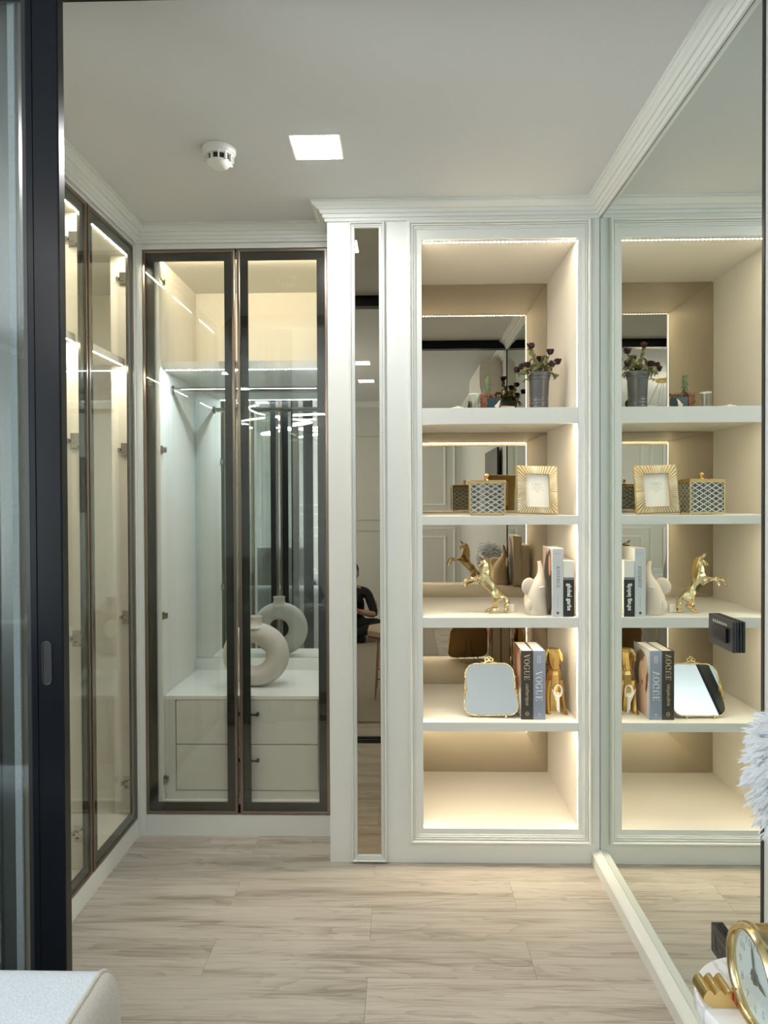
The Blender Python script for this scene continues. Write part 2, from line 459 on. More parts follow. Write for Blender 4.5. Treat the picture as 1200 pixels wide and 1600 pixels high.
def mesh_obj(name, me, mt, parent=None, loc=None, rot=None):
    me.name = name; me.materials.clear(); me.materials.append(mt)
    o = bpy.data.objects.new(name, me); COL.objects.link(o)
    if parent: o.parent = parent
    if loc: o.location = loc
    if rot: o.rotation_euler = rot
    return o
def sweep(path, prof, z0):
    """profile (out,up) swept along a 2-d path, out to the right of travel, mitred"""
    mb = MB(); n = len(prof); P = [Vector(p) for p in path]
    for i, p in enumerate(P):
        ds = []
        if i > 0: ds.append((P[i]-P[i-1]).normalized())
        if i < len(P)-1: ds.append((P[i+1]-P[i]).normalized())
        ns = [Vector((d.y, -d.x)) for d in ds]
        if len(ns) == 2:
            b = (ns[0]+ns[1]); off = b/(1+ns[0].dot(ns[1]))
        else: off = ns[0]
        for (o_, u) in prof: mb.v.append((p.x+off.x*o_, p.y+off.y*o_, z0+u))
    for i in range(len(P)-1):
        for k in range(n):
            mb.f.append((i*n+k, i*n+(k+1)%n, (i+1)*n+(k+1)%n, (i+1)*n+k)); mb.mi.append(0)
    mb.f.append(tuple(range(n))); mb.mi.append(0)
    mb.f.append(tuple((len(P)-1)*n+k for k in range(n-1, -1, -1))); mb.mi.append(0)
    return mb
def frame_sweep(o, prof, y):
    """picture-frame moulding on a wall facing -y: prof = (inset from outer edge, proud of y)"""
    mb = MB(); n = len(prof)
    for (cx, cz, sx, sz) in ((o[0],o[2],1,1),(o[1],o[2],-1,1),(o[1],o[3],-1,-1),(o[0],o[3],1,-1)):
        for (i_, d) in prof: mb.v.append((cx+sx*i_, y-d, cz+sz*i_))
    for c in range(4):
        for k in range(n):
            mb.f.append((c*n+k, c*n+(k+1)%n, ((c+1)%4)*n+(k+1)%n, ((c+1)%4)*n+k)); mb.mi.append(0)
    return mb
# ---- lettering: a small high-contrast serif face drawn as polygons (unit height)
def glyph(ch):
    """returns (list of polygons, advance)"""
    T, h = .19, .05
    def q(x0, y0, x1, y1): return [(x0,y0),(x1,y0),(x1,y1),(x0,y1)]
    def dia(x0, x1, w, y0=0., y1=1.): return [(x0,y0),(x0+w,y0),(x1+w,y1),(x1,y1)]
    def arc(cx, cyy, rx, ry, a0, a1, tx, ty, n=18):
        P = []
        for k in range(n+1):
            a = a0+(a1-a0)*k/n; P.append((cx+rx*math.cos(a), cyy+ry*math.sin(a)))
        Q = []
        for k in range(n+1):
            a = a0+(a1-a0)*k/n; Q.append((cx+(rx-tx)*math.cos(a), cyy+(ry-ty)*math.sin(a)))
        return [[P[k], P[k+1], Q[k+1], Q[k]] for k in range(n)]
    if ch == 'V': return [dia(.36, .06, T), dia(.42, .72, h), q(-.02,.95,.36,1), q(.60,.95,.88,1)], .86
    if ch == 'O': return arc(.44,.5,.44,.52,0,2*PI,T,h,28), .96
    if ch == 'G': return arc(.44,.5,.44,.52,.6,2*PI-.45,T,h,26)+[q(.66,.02,.84,.45), q(.52,.42,.94,.47), q(.78,.72,.84,1)], 1.0
    if ch == 'U': return [q(.10,.3,.10+T,1), q(.70,.3,.75,1), q(0,.95,.40,1), q(.58,.95,.88,1)]+arc(.425,.32,.325,.34,PI,2*PI,.14,h,14), .94
    if ch == 'E': return [q(.08,0,.08+T,1), q(0,0,.70,h), q(0,.95,.68,1), q(.2,.48,.52,.53), q(.64,0,.72,.28), q(.62,.74,.68,1), q(.48,.36,.53,.65)], .80
    if ch == 'K': return [q(.10,0,.24,1), q(0,0,.34,h), q(0,.95,.34,1), dia(.24,.66,.05,.36,1), dia(.70,.36,.15,0,.55), q(.55,.95,.84,1), q(.58,0,.94,h)], .96
    if ch == 'I': return [q(.10,0,.24,1), q(0,0,.34,h), q(0,.95,.34,1)], .42
    if ch == 'N': return [q(.10,0,.15,1), q(.76,0,.81,1), dia(.70,.06,.14), q(0,0,.28,h), q(.64,.95,.94,1)], .98
    if ch == 'F': return [q(.10,0,.24,1), q(0,0,.36,h), q(0,.95,.66,1), q(.2,.48,.50,.53), q(.60,.72,.66,1), q(.46,.36,.51,.65)], .72
    if ch == 'L': return [q(.10,0,.24,1), q(0,0,.66,h), q(0,.95,.36,1), q(.60,0,.66,.28)], .72
    if ch == 'C': return arc(.44,.5,.42,.52,.7,2*PI-.7,.13,h,24)+[q(.74,.70,.79,.98)], .88
    if ch == 'H': return [q(.10,0,.24,1), q(.62,0,.76,1), q(.2,.47,.66,.53), q(0,0,.34,h), q(0,.95,.34,1), q(.52,0,.86,h), q(.52,.95,.86,1)], .92
    return [], .4
def serif(text, size, gap=.06, squash=1.):
    polys = []; x = 0.
    for ch in text:
        ps, adv = glyph(ch)
        for p in ps: polys.append([((a+x)*size*squash, b*size) for a, b in p])
        x += adv+gap
    return polys, (x-gap)*size*squash
def text_mb(polys, width, origin, udir, vdir, ndir, th=.0006, centre=True):
    mb = MB(); o = Vector(origin); u = Vector(udir); v = Vector(vdir); nn = Vector(ndir)
    sh = -width/2 if centre else 0.
    for p in polys:
        n = len(p); A = [o+u*(a+sh)+v*b for a, b in p]; B = [x+nn*th for x in A]
        mb.add(A+B, [tuple(range(n)), tuple(range(2*n-1, n-1, -1))]+[(k, (k+1)%n, n+(k+1)%n, n+k) for k in range(n)])
    return mb
def font_mb(body, size, origin, udir, vdir, ndir, th=.0006, bold=0., shear=0., squash=1.):
    cu = bpy.data.curves.new('txt', 'FONT'); cu.body = body; cu.size = size; cu.align_x = 'CENTER'
    cu.offset = bold; cu.shear = shear; cu.extrude = th; cu.resolution_u = 3
    o = bpy.data.objects.new('txt', cu); COL.objects.link(o)
    dg = bpy.context.evaluated_depsgraph_get(); dg.update()
    me = bpy.data.meshes.new_from_object(o.evaluated_get(dg))
    mb = MB(); O = Vector(origin); u = Vector(udir); v = Vector(vdir); nn = Vector(ndir)
    mb.add([O+u*(w.co.x*squash)+v*w.co.y+nn*w.co.z for w in me.vertices], [tuple(p.vertices) for p in me.polygons])
    bpy.data.objects.remove(o); bpy.data.curves.remove(cu); bpy.data.meshes.remove(me)
    return mb

# ================================================================== SETTING
H = 2.665; XM = .7987; XL = -1.155; YB = 2.87; YW = 3.084
floor = struct('floor', MB().box(-3.1, .95, -3.0, 3.75, -.06, -.006), M_BEDF)
# planks laid left to right, each one a piece of the floor
PW = .189; PLN = 1.04
plank_me = {}
def plank(x0, x1, y0):
    L = round(x1-x0, 3)
    if L not in plank_me:
        g = .0003; c = .0007
        b = MB(); X0, X1, Y0, Y1 = g, L-g, g, PW-g
        b.add([(X0,Y0,-.006),(X1,Y0,-.006),(X1,Y1,-.006),(X0,Y1,-.006),(X0,Y0,-c),(X1,Y0,-c),(X1,Y1,-c),(X0,Y1,-c),
               (X0+c,Y0+c,0),(X1-c,Y0+c,0),(X1-c,Y1-c,0),(X0+c,Y1-c,0)],
              [(0,1,5,4),(1,2,6,5),(2,3,7,6),(3,0,4,7),(4,5,9,8),(5,6,10,9),(6,7,11,10),(7,4,8,11),(8,9,10,11)])
        o = obj('floor_plank', b, M_WOOD, floor); plank_me[L] = o.data
    else:
        o = bpy.data.objects.new('floor_plank', plank_me[L]); COL.objects.link(o); o.parent = floor
    o.location = (x0, y0, 0)
r = 0; y = 2.927-PW*32
while y < 3.0:
    if y+PW > -2.9:
        lo = -1.92 if y > 1.5 else -3.0
        x = (-.11 if r % 2 else -.628)-PLN*3
        while x < .93:
            a, b_ = max(x, lo), min(x+PLN, .93)
            if b_-a > .02: plank(round(a,3), round(b_,3), y)
            x += PLN
    y += PW; r += 1
struct('ceiling', MB().box(-3.1, .95, -3.0, 3.75, H, H+.08), M_CEIL)
struct('wall_back', MB().box(-1.95, .95, 3.70, 3.78, 0, H), M_WALL)
struct('wall_left', MB().box(-1.95, -1.85, 1.60, 3.70, 0, H), M_WALL)
struct('wall_right', MB().box(XM+.008, .95, 1.578, 3.70, 0, H), M_WALL)
struct('wall_bedroom_right', MB().box(.83, .95, -3.0, 1.574, 0, H), M_PANEL)
far = struct('wall_bedroom_far', MB().box(-3.1, .95, -3.0, -2.9, 0, H), M_PANEL)
struct('wall_partition', MB().box(-3.1, -1.86, 1.42, 1.60, 0, H), M_WALL)
b = MB(); wy0, wy1, wz0, wz1 = -2.2, .4, .25, 2.35
b.box(-3.1,-3.0,-3.0,wy0,0,H).box(-3.1,-3.0,wy1,1.42,0,H).box(-3.1,-3.0,wy0,wy1,0,wz0).box(-3.1,-3.0,wy0,wy1,wz1,H)
struct('wall_bedroom_left', b, M_WALL)
w = MB().ring('x', (wy0,wy1,wz0,wz1), (wy0+.05,wy1-.05,wz0+.05,wz1-.05), -3.07, -3.02).box(-3.065,-3.025,-.93,-.88,wz0+.05,wz1-.05)
win = struct('window_1', w, M_BLACK)
obj('window_pane', MB().box(-3.05,-3.044,wy0+.05,wy1-.05,wz0+.05,wz1-.05), M_CLEAR, win)

CROWN = [(0,0),(.008,0),(.010,.009),(.010,.012),(.016,.012),(.018,.023),(.018,.026),(.024,.026),(.030,.037),(.030,.040),(.037,.040),(.043,.047),(.052,.052),(.056,.056),(.056,.060),(.060,.060),(.060,.070),(0,.070)]
tr = struct('trim_1', sweep([(XL,1.60),(XL,YW),(-.294,YW),(-.294,YB),(XM,YB),(XM,1.60)], CROWN, H-.070), M_WHITE)
struct('trim_2', sweep([(.83,1.40),(.83,-2.9),(-3.0,-2.9)], CROWN, H-.070), M_WHITE, smooth=40)
struct('trim_3', MB().box(-1.86, XM+.005, 1.53, 1.60, 2.603, H), M_BLACK)                       # sliding-door header
tk = MB().box(-1.86, XM+.005, 1.36, 1.47, 0, .006).box(-1.86, XM, 1.385, 1.40, .006, .010).box(-1.86, XM, 1.43, 1.445, .006, .010)
struct('trim_4', tk, M_BLACK)                                                                    # floor track
struct('trim_5', MB().box(XM-.004, .83, 1.574, 1.586, .0, 2.61), M_BLACK)                        # black jamb at the mirror's end
struct('trim_6', MB().box(XM-.002, .83, 1.40, 1.574, 0, 2.603), M_PANEL)
bb = MB(); bb.prism([(XM,.0),(XM-.034,.0),(XM-.034,.046),(XM-.027,.052),(XM,.058)], 1.588, 2.868, 'y')
struct('baseboard_right', bb, M_WHITE)
struct('baseboard_bedroom', MB().box(-3.0,.83,-2.9,-2.885,0,.09), M_WHITE)
# panel mouldings of the bedroom far wall
PM = [(0,0),(0,.012),(.012,.018),(.02,.010),(.028,.010),(.032,0)]
def far_panel(x0, x1, z0, z1):
    mb = frame_sweep((x0,x1,z0,z1), PM, 0)
    mb.v = [(x, -2.9-y_, z) for x, y_, z in mb.v]
    o = obj('wall_moulding', mb, M_WHITE, far)
for x0, x1 in ((-2.85,-2.0),(-1.85,-.95),(.0,.75)):
    far_panel(x0,x1,1.25,2.45); far_panel(x0,x1,.16,1.08); far_panel(x0+.13,x1-.13,1.38,2.32); far_panel(x0+.13,x1-.13,.28,.96)
for z in (2.24, 1.22, 1.09):
    obj('wall_moulding', MB().box(-.85,-.1,-2.9,-2.893,z-.006,z+.006), M_INKL, far)

# ================================================================== WALL MIRROR
t = thing('wall_mirror', 'full-height frameless mirror covering the right wall and doubling the shelving', 'mirror', (XM, 2.22, .058))
obj('mirror_glass', MB().box(0, .006, -.632, .648, .001, 2.535), M_MIRROR, t)
obj('mirror_edge', MB().box(-.0006, .006, -.632, .648, 2.535, 2.538), M_INK, t)

# ================================================================== BOOKCASE
bc = thing('bookcase', 'white built-in bookcase with lit open shelves, bronze mirror back and moulded frame', 'bookcase', (0,0,0))
NX0, NX1, NZ0, NZ1, NYB = .086, .712, .139, 2.520, 3.475
f = MB()
f.box(-.294,-.182,YB,YB+.02,0,H-.002).box(-.086,NX0,YB,YB+.02,0,H-.002).box(NX1,XM-.001,YB,YB+.02,0,H-.002)
f.box(-.182,-.086,YB,YB+.02,0,.031).box(-.182,-.086,YB,YB+.02,2.568,H-.002)
f.box(NX0,NX1,YB,YB+.02,0,NZ0).box(NX0,NX1,YB,YB+.02,NZ1,H-.002)
obj('face_frame', f, M_WHITE, bc)
obj('side_panel', MB().box(-.294,-.276,YB+.02,3.69,0,H-.002), M_WHITE, bc)
obj('side_panel', MB().box(NX0-.018,NX0,YB+.02,3.69,0,H-.002), M_CREAM, bc)
obj('side_panel', MB().box(NX1,NX1+.018,YB+.02,3.69,0,H-.002), M_CREAM, bc)
obj('top_panel', MB().box(NX0,NX1,YB+.02,3.49,NZ1,NZ1+.02), M_CREAM, bc)
BEAD = [(0,0),(.0,.012),(.003,.019),(.007,.022),(.011,.021),(.014,.016),(.0142,.009),(.0162,.009),(.0164,.0145),(.0215,.0145),(.0217,.006),(.0235,.006),(.0237,.0095),(.0285,.0095),(.0287,.0045),(.034,.0045),(.035,0)]
obj('moulding', frame_sweep((.029,.7625,.083,2.594), BEAD, YB), M_WHITE, bc)
BEAD2 = [(0,0),(0,.012),(.003,.019),(.006,.021),(.009,.019),(.0105,.014),(.0107,.008),(.0125,.008),(.0127,.0125),(.0165,.0125),(.0167,.006),(.0185,.006),(.0187,.0085),(.0225,.0085),(.0245,.002),(.025,0)]
obj('moulding', frame_sweep((-.207,-.061,.006,2.592), BEAD2, YB), M_WHITE, bc)
sm = obj('mirror_strip', MB().box(-.182,-.086,YB+.004,YB+.010,.031,2.568), M_STRIPMIR, bc)
sm['label'] = 'narrow dark bronze mirror strip in the pilaster'
shelf_z = [(1.779,1.8434),(1.3721,1.4082),(.9559,.9973),(.5355,.5719)]
levels = [NZ1]+[a for a, b_ in shelf_z]
for z0, z1 in shelf_z:
    # hollow-fronted shelf: a fascia lip hides the light strip under the board
    pr = [(YB,z0),(YB+.019,z0),(YB+.019,z0+.020),(NYB,z0+.020),(NYB,z1),(YB,z1)]
    o = obj('shelf', MB().prism(pr, NX0+.0002, NX1-.0002, 'x'), M_SHELF, bc, bevel=.001)
obj('bottom_shelf', MB().box(NX0,NX1,YB+.02,NYB,NZ0-.02,NZ0), M_CREAM, bc)
tops = [NZ1]+[z0+.020 for z0, z1 in shelf_z]; bots = [z1 for z0, z1 in shelf_z]+[NZ0]
for zt, zb in zip(tops, bots):
    obj('back_mirror', MB().box(NX0+.001,NX1-.001,NYB,NYB+.006,zb+.001,zt-.001), M_BRONZEMIR, bc)
def led_row(x0, x1, y, z, mt, parent, pitch=.0165, w=.0088, d=.006, label=None):
    """a row of diodes facing down under a lip"""
    mb = MB(); n = int((x1-x0)/pitch); 
    for k in range(n):
        xa = x0+(k+.5)*(x1-x0)/n
        mb.add([(xa-w/2,y-d/2,z),(xa-w/2,y+d/2,z),(xa+w/2,y+d/2,z),(xa+w/2,y-d/2,z)], [(0,1,2,3)])
    return obj('led_strip', mb, mt, parent, fix=False)
for k, zt in enumerate(tops):
    ch = obj('led_channel', MB().box(NX0+.002,NX1-.002,YB+.0205,YB+.030,zt-.004,zt-.0005), M_SHELF, bc)
    led_row(NX0+.004, NX1-.004, YB+.0250, zt-.0046, M_LEDW, ch)
for x0, sgn in ((NX0, 1), (NX1, -1)):
    for zt, zb in zip(tops, bots):
        mb = MB(); y0, y1 = YB+.0205, YB+.0232; xx = x0+sgn*.00012
        mb.add([(xx,y0,zb+.004),(xx,y1,zb+.004),(xx,y1,zt-.008),(xx,y0,zt-.008)], [(0,1,2,3) if sgn > 0 else (3,2,1,0)])
        obj('led_strip', mb, M_SIDEGLOW, bc, fix=False)  # thin glowing strip added to give the soft glow down the niche sides

# ================================================================== WARDROBES
def hinge(parent, x, y, z, ax):
    """concealed hinge; ax='y': on a panel facing -y and opening along x; ax='x': on a panel facing +x"""
    b = MB()
    b.box(-.020,.020,-.003,0,-.030,.030); b.box(-.032,.034,-.012,-.003,-.009,.009); b.box(-.012,.012,-.016,-.003,-.024,-.012)
    b.box(.004,.026,-.018,-.004,-.020,.020); b.lathe([(.005,-.019),(.005,-.016)], (-.02,0,.0), 8, 'y')
    if ax == 'x': b.xf(Matrix.Rotation(PI/2, 4, 'Z'))
    return obj('hinge', b, M_CHROME, parent, bevel=.0012, loc=(x,y,z))
def door(parent, axis, a0, a1, z0, z1, d0, hinges=(), name='door'):
    """glazed door: slim bronze edge, smoked border band, tinted pane.  a runs along the wall, d0 front face, body goes to d0+.021*sgn"""
    sg = 1 if axis == 'y' else -1
    e = .013; bw = .034
    o = obj(name, MB().ring(axis, (a0,a1,z0,z1), (a0+e,a1-e,z0+e,z1-e), d0, d0+sg*.021), M_BRONZE, parent, bevel=.0025)
    obj('border_band', MB().ring(axis, (a0+e,a1-e,z0+e,z1-e), (a0+e+bw,a1-e-bw,z0+e+bw,z1-e-bw), d0+sg*.0075, d0+sg*.0165), M_BAND, o)
    g = MB()
    if axis == 'y': g.box(a0+e,a1-e,d0+.003,d0+.007,z0+e,z1-e)
    else: g.box(d0-.003,d0-.007,a0+e,a1-e,z0+e,z1-e)
    obj('glass_pane', g, M_GLASS, o)
    return o
# ---- back wardrobe
wb = thing('wardrobe', 'two-door glazed wardrobe on the back wall with drawers, rail and ceramic vase inside', 'wardrobe', (0,0,0))
ZD0, ZD1 = .096, 2.568
door(wb, 'y', -1.1255, -.7210, ZD0, ZD1, YW)
door(wb, 'y', -.7110, -.3165, ZD0, ZD1, YW)
ca = MB()
ca.box(-1.155,-.296,YW+.004,YW+.022,2.572,H-.001)       # header filler
ca.box(-1.155,-.296,YW+.004,YW+.022,0,.092)             # plinth
ca.box(-.3135,-.296,YW,3.69,0,H-.001)                   # right side
ca.box(-1.078,-1.06,YW+.022,3.69,.0,2.572)              # left side
ca.box(-1.155,-1.1275,YW+.0005,YW+.022,0,H-.001)          # corner filler
ca.box(-1.1275,-1.078,YW+.024,YW+.04,0,H-.001)
obj('carcass', ca, M_WHITE, wb)
inn = MB()
inn.box(-1.06,-.3135,YW+.024,3.65,.13,.145)
inn.box(-1.0598,-.3137,3.665,3.685,.1,2.55)
inn.box(-1.06,-.3135,YW+.024,3.69,2.545,2.565)
inn.box(-1.0599,-1.0585,YW+.026,3.66,.146,2.544); inn.box(-.315,-.3136,YW+.026,3.66,.146,2.544)
obj('interior_panel', inn, M_INNER, wb)
obj('shelf', MB().box(-1.0584,-.3151,3.145,3.664,2.057,2.094), M_SHELF, wb, bevel=.001)
obj('led_strip', MB().add([(-1.05,3.1193,2.534),(-.32,3.1193,2.534),(-.32,3.1193,2.541),(-1.05,3.1193,2.541)], [(0,3,2,1)]), M_LEDT, wb, fix=False)
obj('led_channel', MB().box(-1.058,-.316,3.112,3.119,2.533,2.5445), M_SHELF, wb)  # unseen box added to keep the strip's light off the shelf front
led_row(-1.05, -.32, 3.150, 2.0562, M_LEDC, wb)
obj('back_mirror', MB().box(-1.058,-.316,3.632,3.64,.664,2.056), M_GREENMIR, wb)
obj('mirror_edge', MB().box(-1.0583,-1.0555,3.630,3.6318,.664,2.056), mat('glass_edge', (.36,.66,.72), .3), wb)
obj('mirror_ledge', MB().box(-1.058,-.316,3.612,3.664,.605,.662), M_SHELF, wb)
b = MB().lathe([(.0125,-1.058),(.0125,-.316)], (0,3.267,1.985), 20, 'x').lathe([(.022,-1.058),(.022,-1.05)], (0,3.267,1.985), 20, 'x').lathe([(.022,-.324),(.022,-.316)], (0,3.267,1.985), 20, 'x')
obj('hanging_rail', b, M_CHROME, wb, smooth=35)
dc = MB().box(-1.058,-.316,3.13,3.62,.588,.605)
obj('drawer_top', dc, M_SHELF, wb, bevel=.001)
dx0, dx1 = -1.008, -.372
b = MB().box(-1.058,dx0-.002,3.131,3.15,.145,.588).box(dx1+.002,-.316,3.131,3.15,.145,.588).box(-1.058,-.316,3.16,3.61,.146,.588)
b.box(dx0-.002,dx1+.002,3.131,3.15,.145,.180)
obj('drawer_case', b, M_DRAWER, wb)
for z0, z1, hz in ((.389,.586,.527), (.183,.385,.321)):
    dr = obj('drawer', MB().box(dx0+.001,dx1-.001,3.132,3.15,z0,z1), M_DRAWER, wb, bevel=.0015)
    hb = MB().tube([(-.735,3.112,hz),(-.632,3.112,hz)], .0045, 10)
    for hx in (-.725,-.640): hb.lathe([(.0065,3.108),(.0085,3.114),(.006,3.120),(.006,3.132)], (hx,0,hz), 12, 'y')
    obj('drawer_handle', hb, M_BLACKP, dr, smooth=40)
for z in (2.44,1.70,.965,.235): hinge(wb, -1.058, 3.118, z, 'x').scale = (1,.55,.6)
# ---- side wardrobe (left wall)
ws = thing('wardrobe', 'glazed wardrobe along the left wall with chrome hinges showing behind its panes', 'wardrobe', (0,0,0))
DS = [(2.617,3.060),(2.150,2.606),(1.690,2.139)]
for a0, a1 in DS: door(ws, 'x', a0, a1, .084, 2.578, XL)
ca = MB()
ca.box(XL-.022,XL-.004,1.602,YW,2.582,H-.001); ca.box(XL-.022,XL-.004,1.602,YW,0,.080)
ca.box(XL-.022,XL-.001,3.063,YW+.02,.0,H-.001); ca.box(XL-.022,XL,1.602,1.685,0,H-.001)
obj('carcass', ca, M_WHITE, ws)
inn = MB()
inn.box(-1.84,-1.80,1.602,3.69,.06,2.60)                     # back
inn.box(-1.80,-1.18,1.602,3.68,.085,.10)                    # bottom
inn.box(-1.80,-1.18,1.602,3.68,2.5405,2.58)                  # top
inn.box(-1.79,-1.165,1.62,1.64,.1,2.56)
inn.box(-1.80,-1.09,3.66,3.688,.1,2.56)
obj('interior_panel', inn, M_INNER, ws)
pans = [(3.075,-1.262),(2.603,-1.262),(2.140,-1.262)]
for yy, xx in pans:
    obj('hinge_panel', MB().box(xx,XL-.023,yy,yy+.018,.1,2.54), M_INNER, ws)
    for z in (2.44,1.697,.965,.235): hinge(ws, XL-.047, yy-.0005, z, 'y')
obj('shelf', MB().box(-1.80,-1.20,1.645,3.655,2.064,2.094), M_SHELF, ws, bevel=.001) if False else None
for a, c in ((2.623,3.07),(2.162,2.60),(1.645,2.135)):
    obj('shelf', MB().box(-1.795,-1.2005,a,c,2.064,2.092), M_SHELF, ws, bevel=.001)
    obj('led_strip', MB().add([(-1.206,a+.01,2.0632),(-1.212,a+.01,2.0632),(-1.212,c-.01,2.0632),(-1.206,c-.01,2.0632)], [(3,2,1,0)]), M_LEDN, ws, fix=False)
    obj('led_strip', MB().add([(-1.182,a+.01,2.539),(-1.188,a+.01,2.539),(-1.188,c-.01,2.539),(-1.182,c-.01,2.539)], [(3,2,1,0)]), M_LEDN, ws, fix=False)

# ================================================================== SLIDING GLASS DOORS
def slider(name, label, x1, y0, x0, stile=.070, mt=M_BLACK, handle=False):
    t = thing(name, label, 'sliding door', (x1, y0, .010))
    Z = 2.59
    W = x1-x0
    fr = MB().box(-stile,0,0,.030,0,Z)
    fr.box(-W,-W+stile,0,.030,0,Z).box(-W+stile,-stile,0,.030,0,.06).box(-W+stile,-stile,0,.030,Z-.06,Z)
    o = obj('frame', fr, mt, t, bevel=.003)
    obj('glazing_bead', MB().box(-stile-.010,-stile,.006,.024,.06,Z-.06).box(-W+stile,-W+stile+.010,.006,.024,.06,Z-.06), M_BLACKP, t)
    obj('glass_pane', MB().box(-W+stile,-stile,.012,.018,.06,Z-.06), M_DOORGLASS, t)
    gr = MB().box(-.0565,-.0545,-.002,.001,0,Z)
    obj('groove_rib', gr, mt, t)
    if handle:
        P = []; 
        for k in range(24):
            a = 2*PI*k/24; P.append((-.0345+.0095*math.cos(a), -.0006, 1.124+(.036 if math.sin(a) > 0 else -.036)+.0095*math.sin(a)))
        h = MB().tube(P, .0016, 8, closed=True)
        h.prism([(p[0],p[2]) for p in P], -.0004, .0006, 'y')
        obj('flush_pull', h, M_BLACKP, t, smooth=40)
    return t
slider('sliding_glass_door', 'black-framed sliding glass door nearest the viewer, with a flush pull in its stile', -.7155, 1.48, -1.85, handle=True)
s2 = slider('sliding_glass_door', 'second sliding glass door standing behind the front one, grey pile strip on its stile', -.825, 1.525, -1.84, .05, M_ALU)
obj('pile_strip', MB().box(-.018,-.004,-.006,.0,0,2.59), M_PILE, s2)

# ================================================================== CEILING FITTINGS
def downlight(x0, y0, s, label, mt, group=None):
    t = thing('ceiling_downlight', label, 'light', (x0, y0, H), group=group)
    obj('bezel', MB().ring('y', (-s/2-.006,s/2+.006,-s/2-.006,s/2+.006), (-s/2,s/2,-s/2,s/2), -.001, .004).xf(Matrix.Rotation(PI/2,4,'X')), M_PLASTIC, t)
    obj('diffuser', MB().add([(-s/2,-s/2,-.0015),(-s/2,s/2,-.0015),(s/2,s/2,-.0015),(s/2,-s/2,-.0015)], [(0,1,2,3)]), mt, t, fix=False)
downlight(-.279, 2.404, .158, 'square white recessed ceiling light glowing above the dressing room', M_DOWN)
sd = thing('smoke_detector', 'round white smoke detector on the ceiling left of the square light', 'detector', (-.610, 2.40, H))
obj('base', MB().lathe([(.054,-.022),(.056,-.016),(.056,-.002),(.054,0)], n=36), M_PLASTIC, sd, smooth=40)
obj('sensor_slot', MB().lathe([(.038,-.048),(.040,-.030)], n=28), M_BLACKP, sd, smooth=40)
b = MB().lathe([(.010,-.068),(.026,-.064),(.040,-.051),(.041,-.047),(.036,-.046)], n=36)
for k in range(12):
    a = 2*PI*k/12+.2
    s_ = len(b.v); b.box(.036,.049,-.0025,.0025,-.050,-.021); b.xf(Matrix.Rotation(a,4,'Z'), s_)
b.lathe([(.052,-.022),(.047,-.029),(.041,-.0305),(.038,-.030),(.038,-.022)], n=36)
obj('cap', b, M_PLASTIC, sd, smooth=40)

# ================================================================== SWITCHES ON THE MIRROR
def plate(name, label, cat, y0, y1, z0, z1, sock=False):
    yc, zc, w, h = (y0+y1)/2, (z0+z1)/2, y1-y0, z1-z0
    t = thing(name, label, cat, (XM-.0008, yc, zc))
    obj('back_box', MB().box(-.005,0,-w/2,w/2,-h/2,h/2), M_BLACKP, t, bevel=.002)
    obj('face_plate', MB().box(-.0145,-.0056,-w/2,w/2,-h/2,h/2), M_BLACKP, t, bevel=.003)
    if not sock:
        obj('rocker', MB().add([(-.0148,w*.32,-h*.24),(-.0148,w*.32,h*.22),(-.0205,-w*.32,h*.22),(-.0148,-w*.32,h*.22),(-.0205,-w*.32,-h*.24),(-.0148,-w*.32,-h*.24)],
            [(0,4,2,1),(1,2,3),(0,5,4),(2,4,5,3),(0,1,3,5)]), M_BLACK, t)
        m_ = MB()
        for k in range(7): m_.box(-.0150,-.0144,-w*.26+k*w*.085,-w*.26+k*w*.085+w*.045,h*.28,h*.36)
        obj('embossed_mark', m_, M_INKL, t)
    else:
        obj('socket_insert', MB().ring('x', (-w*.3,w*.3,-h*.32,h*.32), (-w*.26,w*.26,-h*.27,h*.27), -.016, -.014).box(-.0155,-.014,-.004,.004,-.012,-.002), M_INK, t)
plate('light_switch', 'black rocker switch fixed on the mirror', 'switch', 1.694, 1.829, 1.109, 1.184)
plate('wall_socket', 'dark socket plate low on the mirror behind the marble table', 'socket', 1.70, 1.812, .327, .400, True)

# ================================================================== WARDROBE CONTENTS
vz = thing('vase', 'matt beige ring-shaped ceramic vase standing on the drawer top inside the wardrobe', 'vase', (-.686, 3.30, .6055))
b = MB(); n1, n2 = 56, 22; R = .106; vs = []; fs = []
for i in range(n1):
    a = 2*PI*i/n1
    rt = .050+.004*math.cos(a)
    for j in range(n2):
        q = 2*PI*j/n2
        rr = R+rt*math.cos(q); x = rr*math.cos(a); z = rr*math.sin(a)*.955+.147
        if z < .002: z = .002
        vs.append((x, .047*math.sin(q), z))
for i in range(n1):
    for j in range(n2): fs.append((i*n2+j, ((i+1)%n1)*n2+j, ((i+1)%n1)*n2+(j+1)%n2, i*n2+(j+1)%n2))
b.add(vs, fs)
obj('body', b, M_STONEW, vz, smooth=60)
obj('neck', MB().lathe([(.050,.276),(.040,.285),(.033,.297),(.031,.312),(.034,.327),(.031,.328),(.027,.312),(.027,.29)], n=32), M_STONEW, vz, smooth=50)

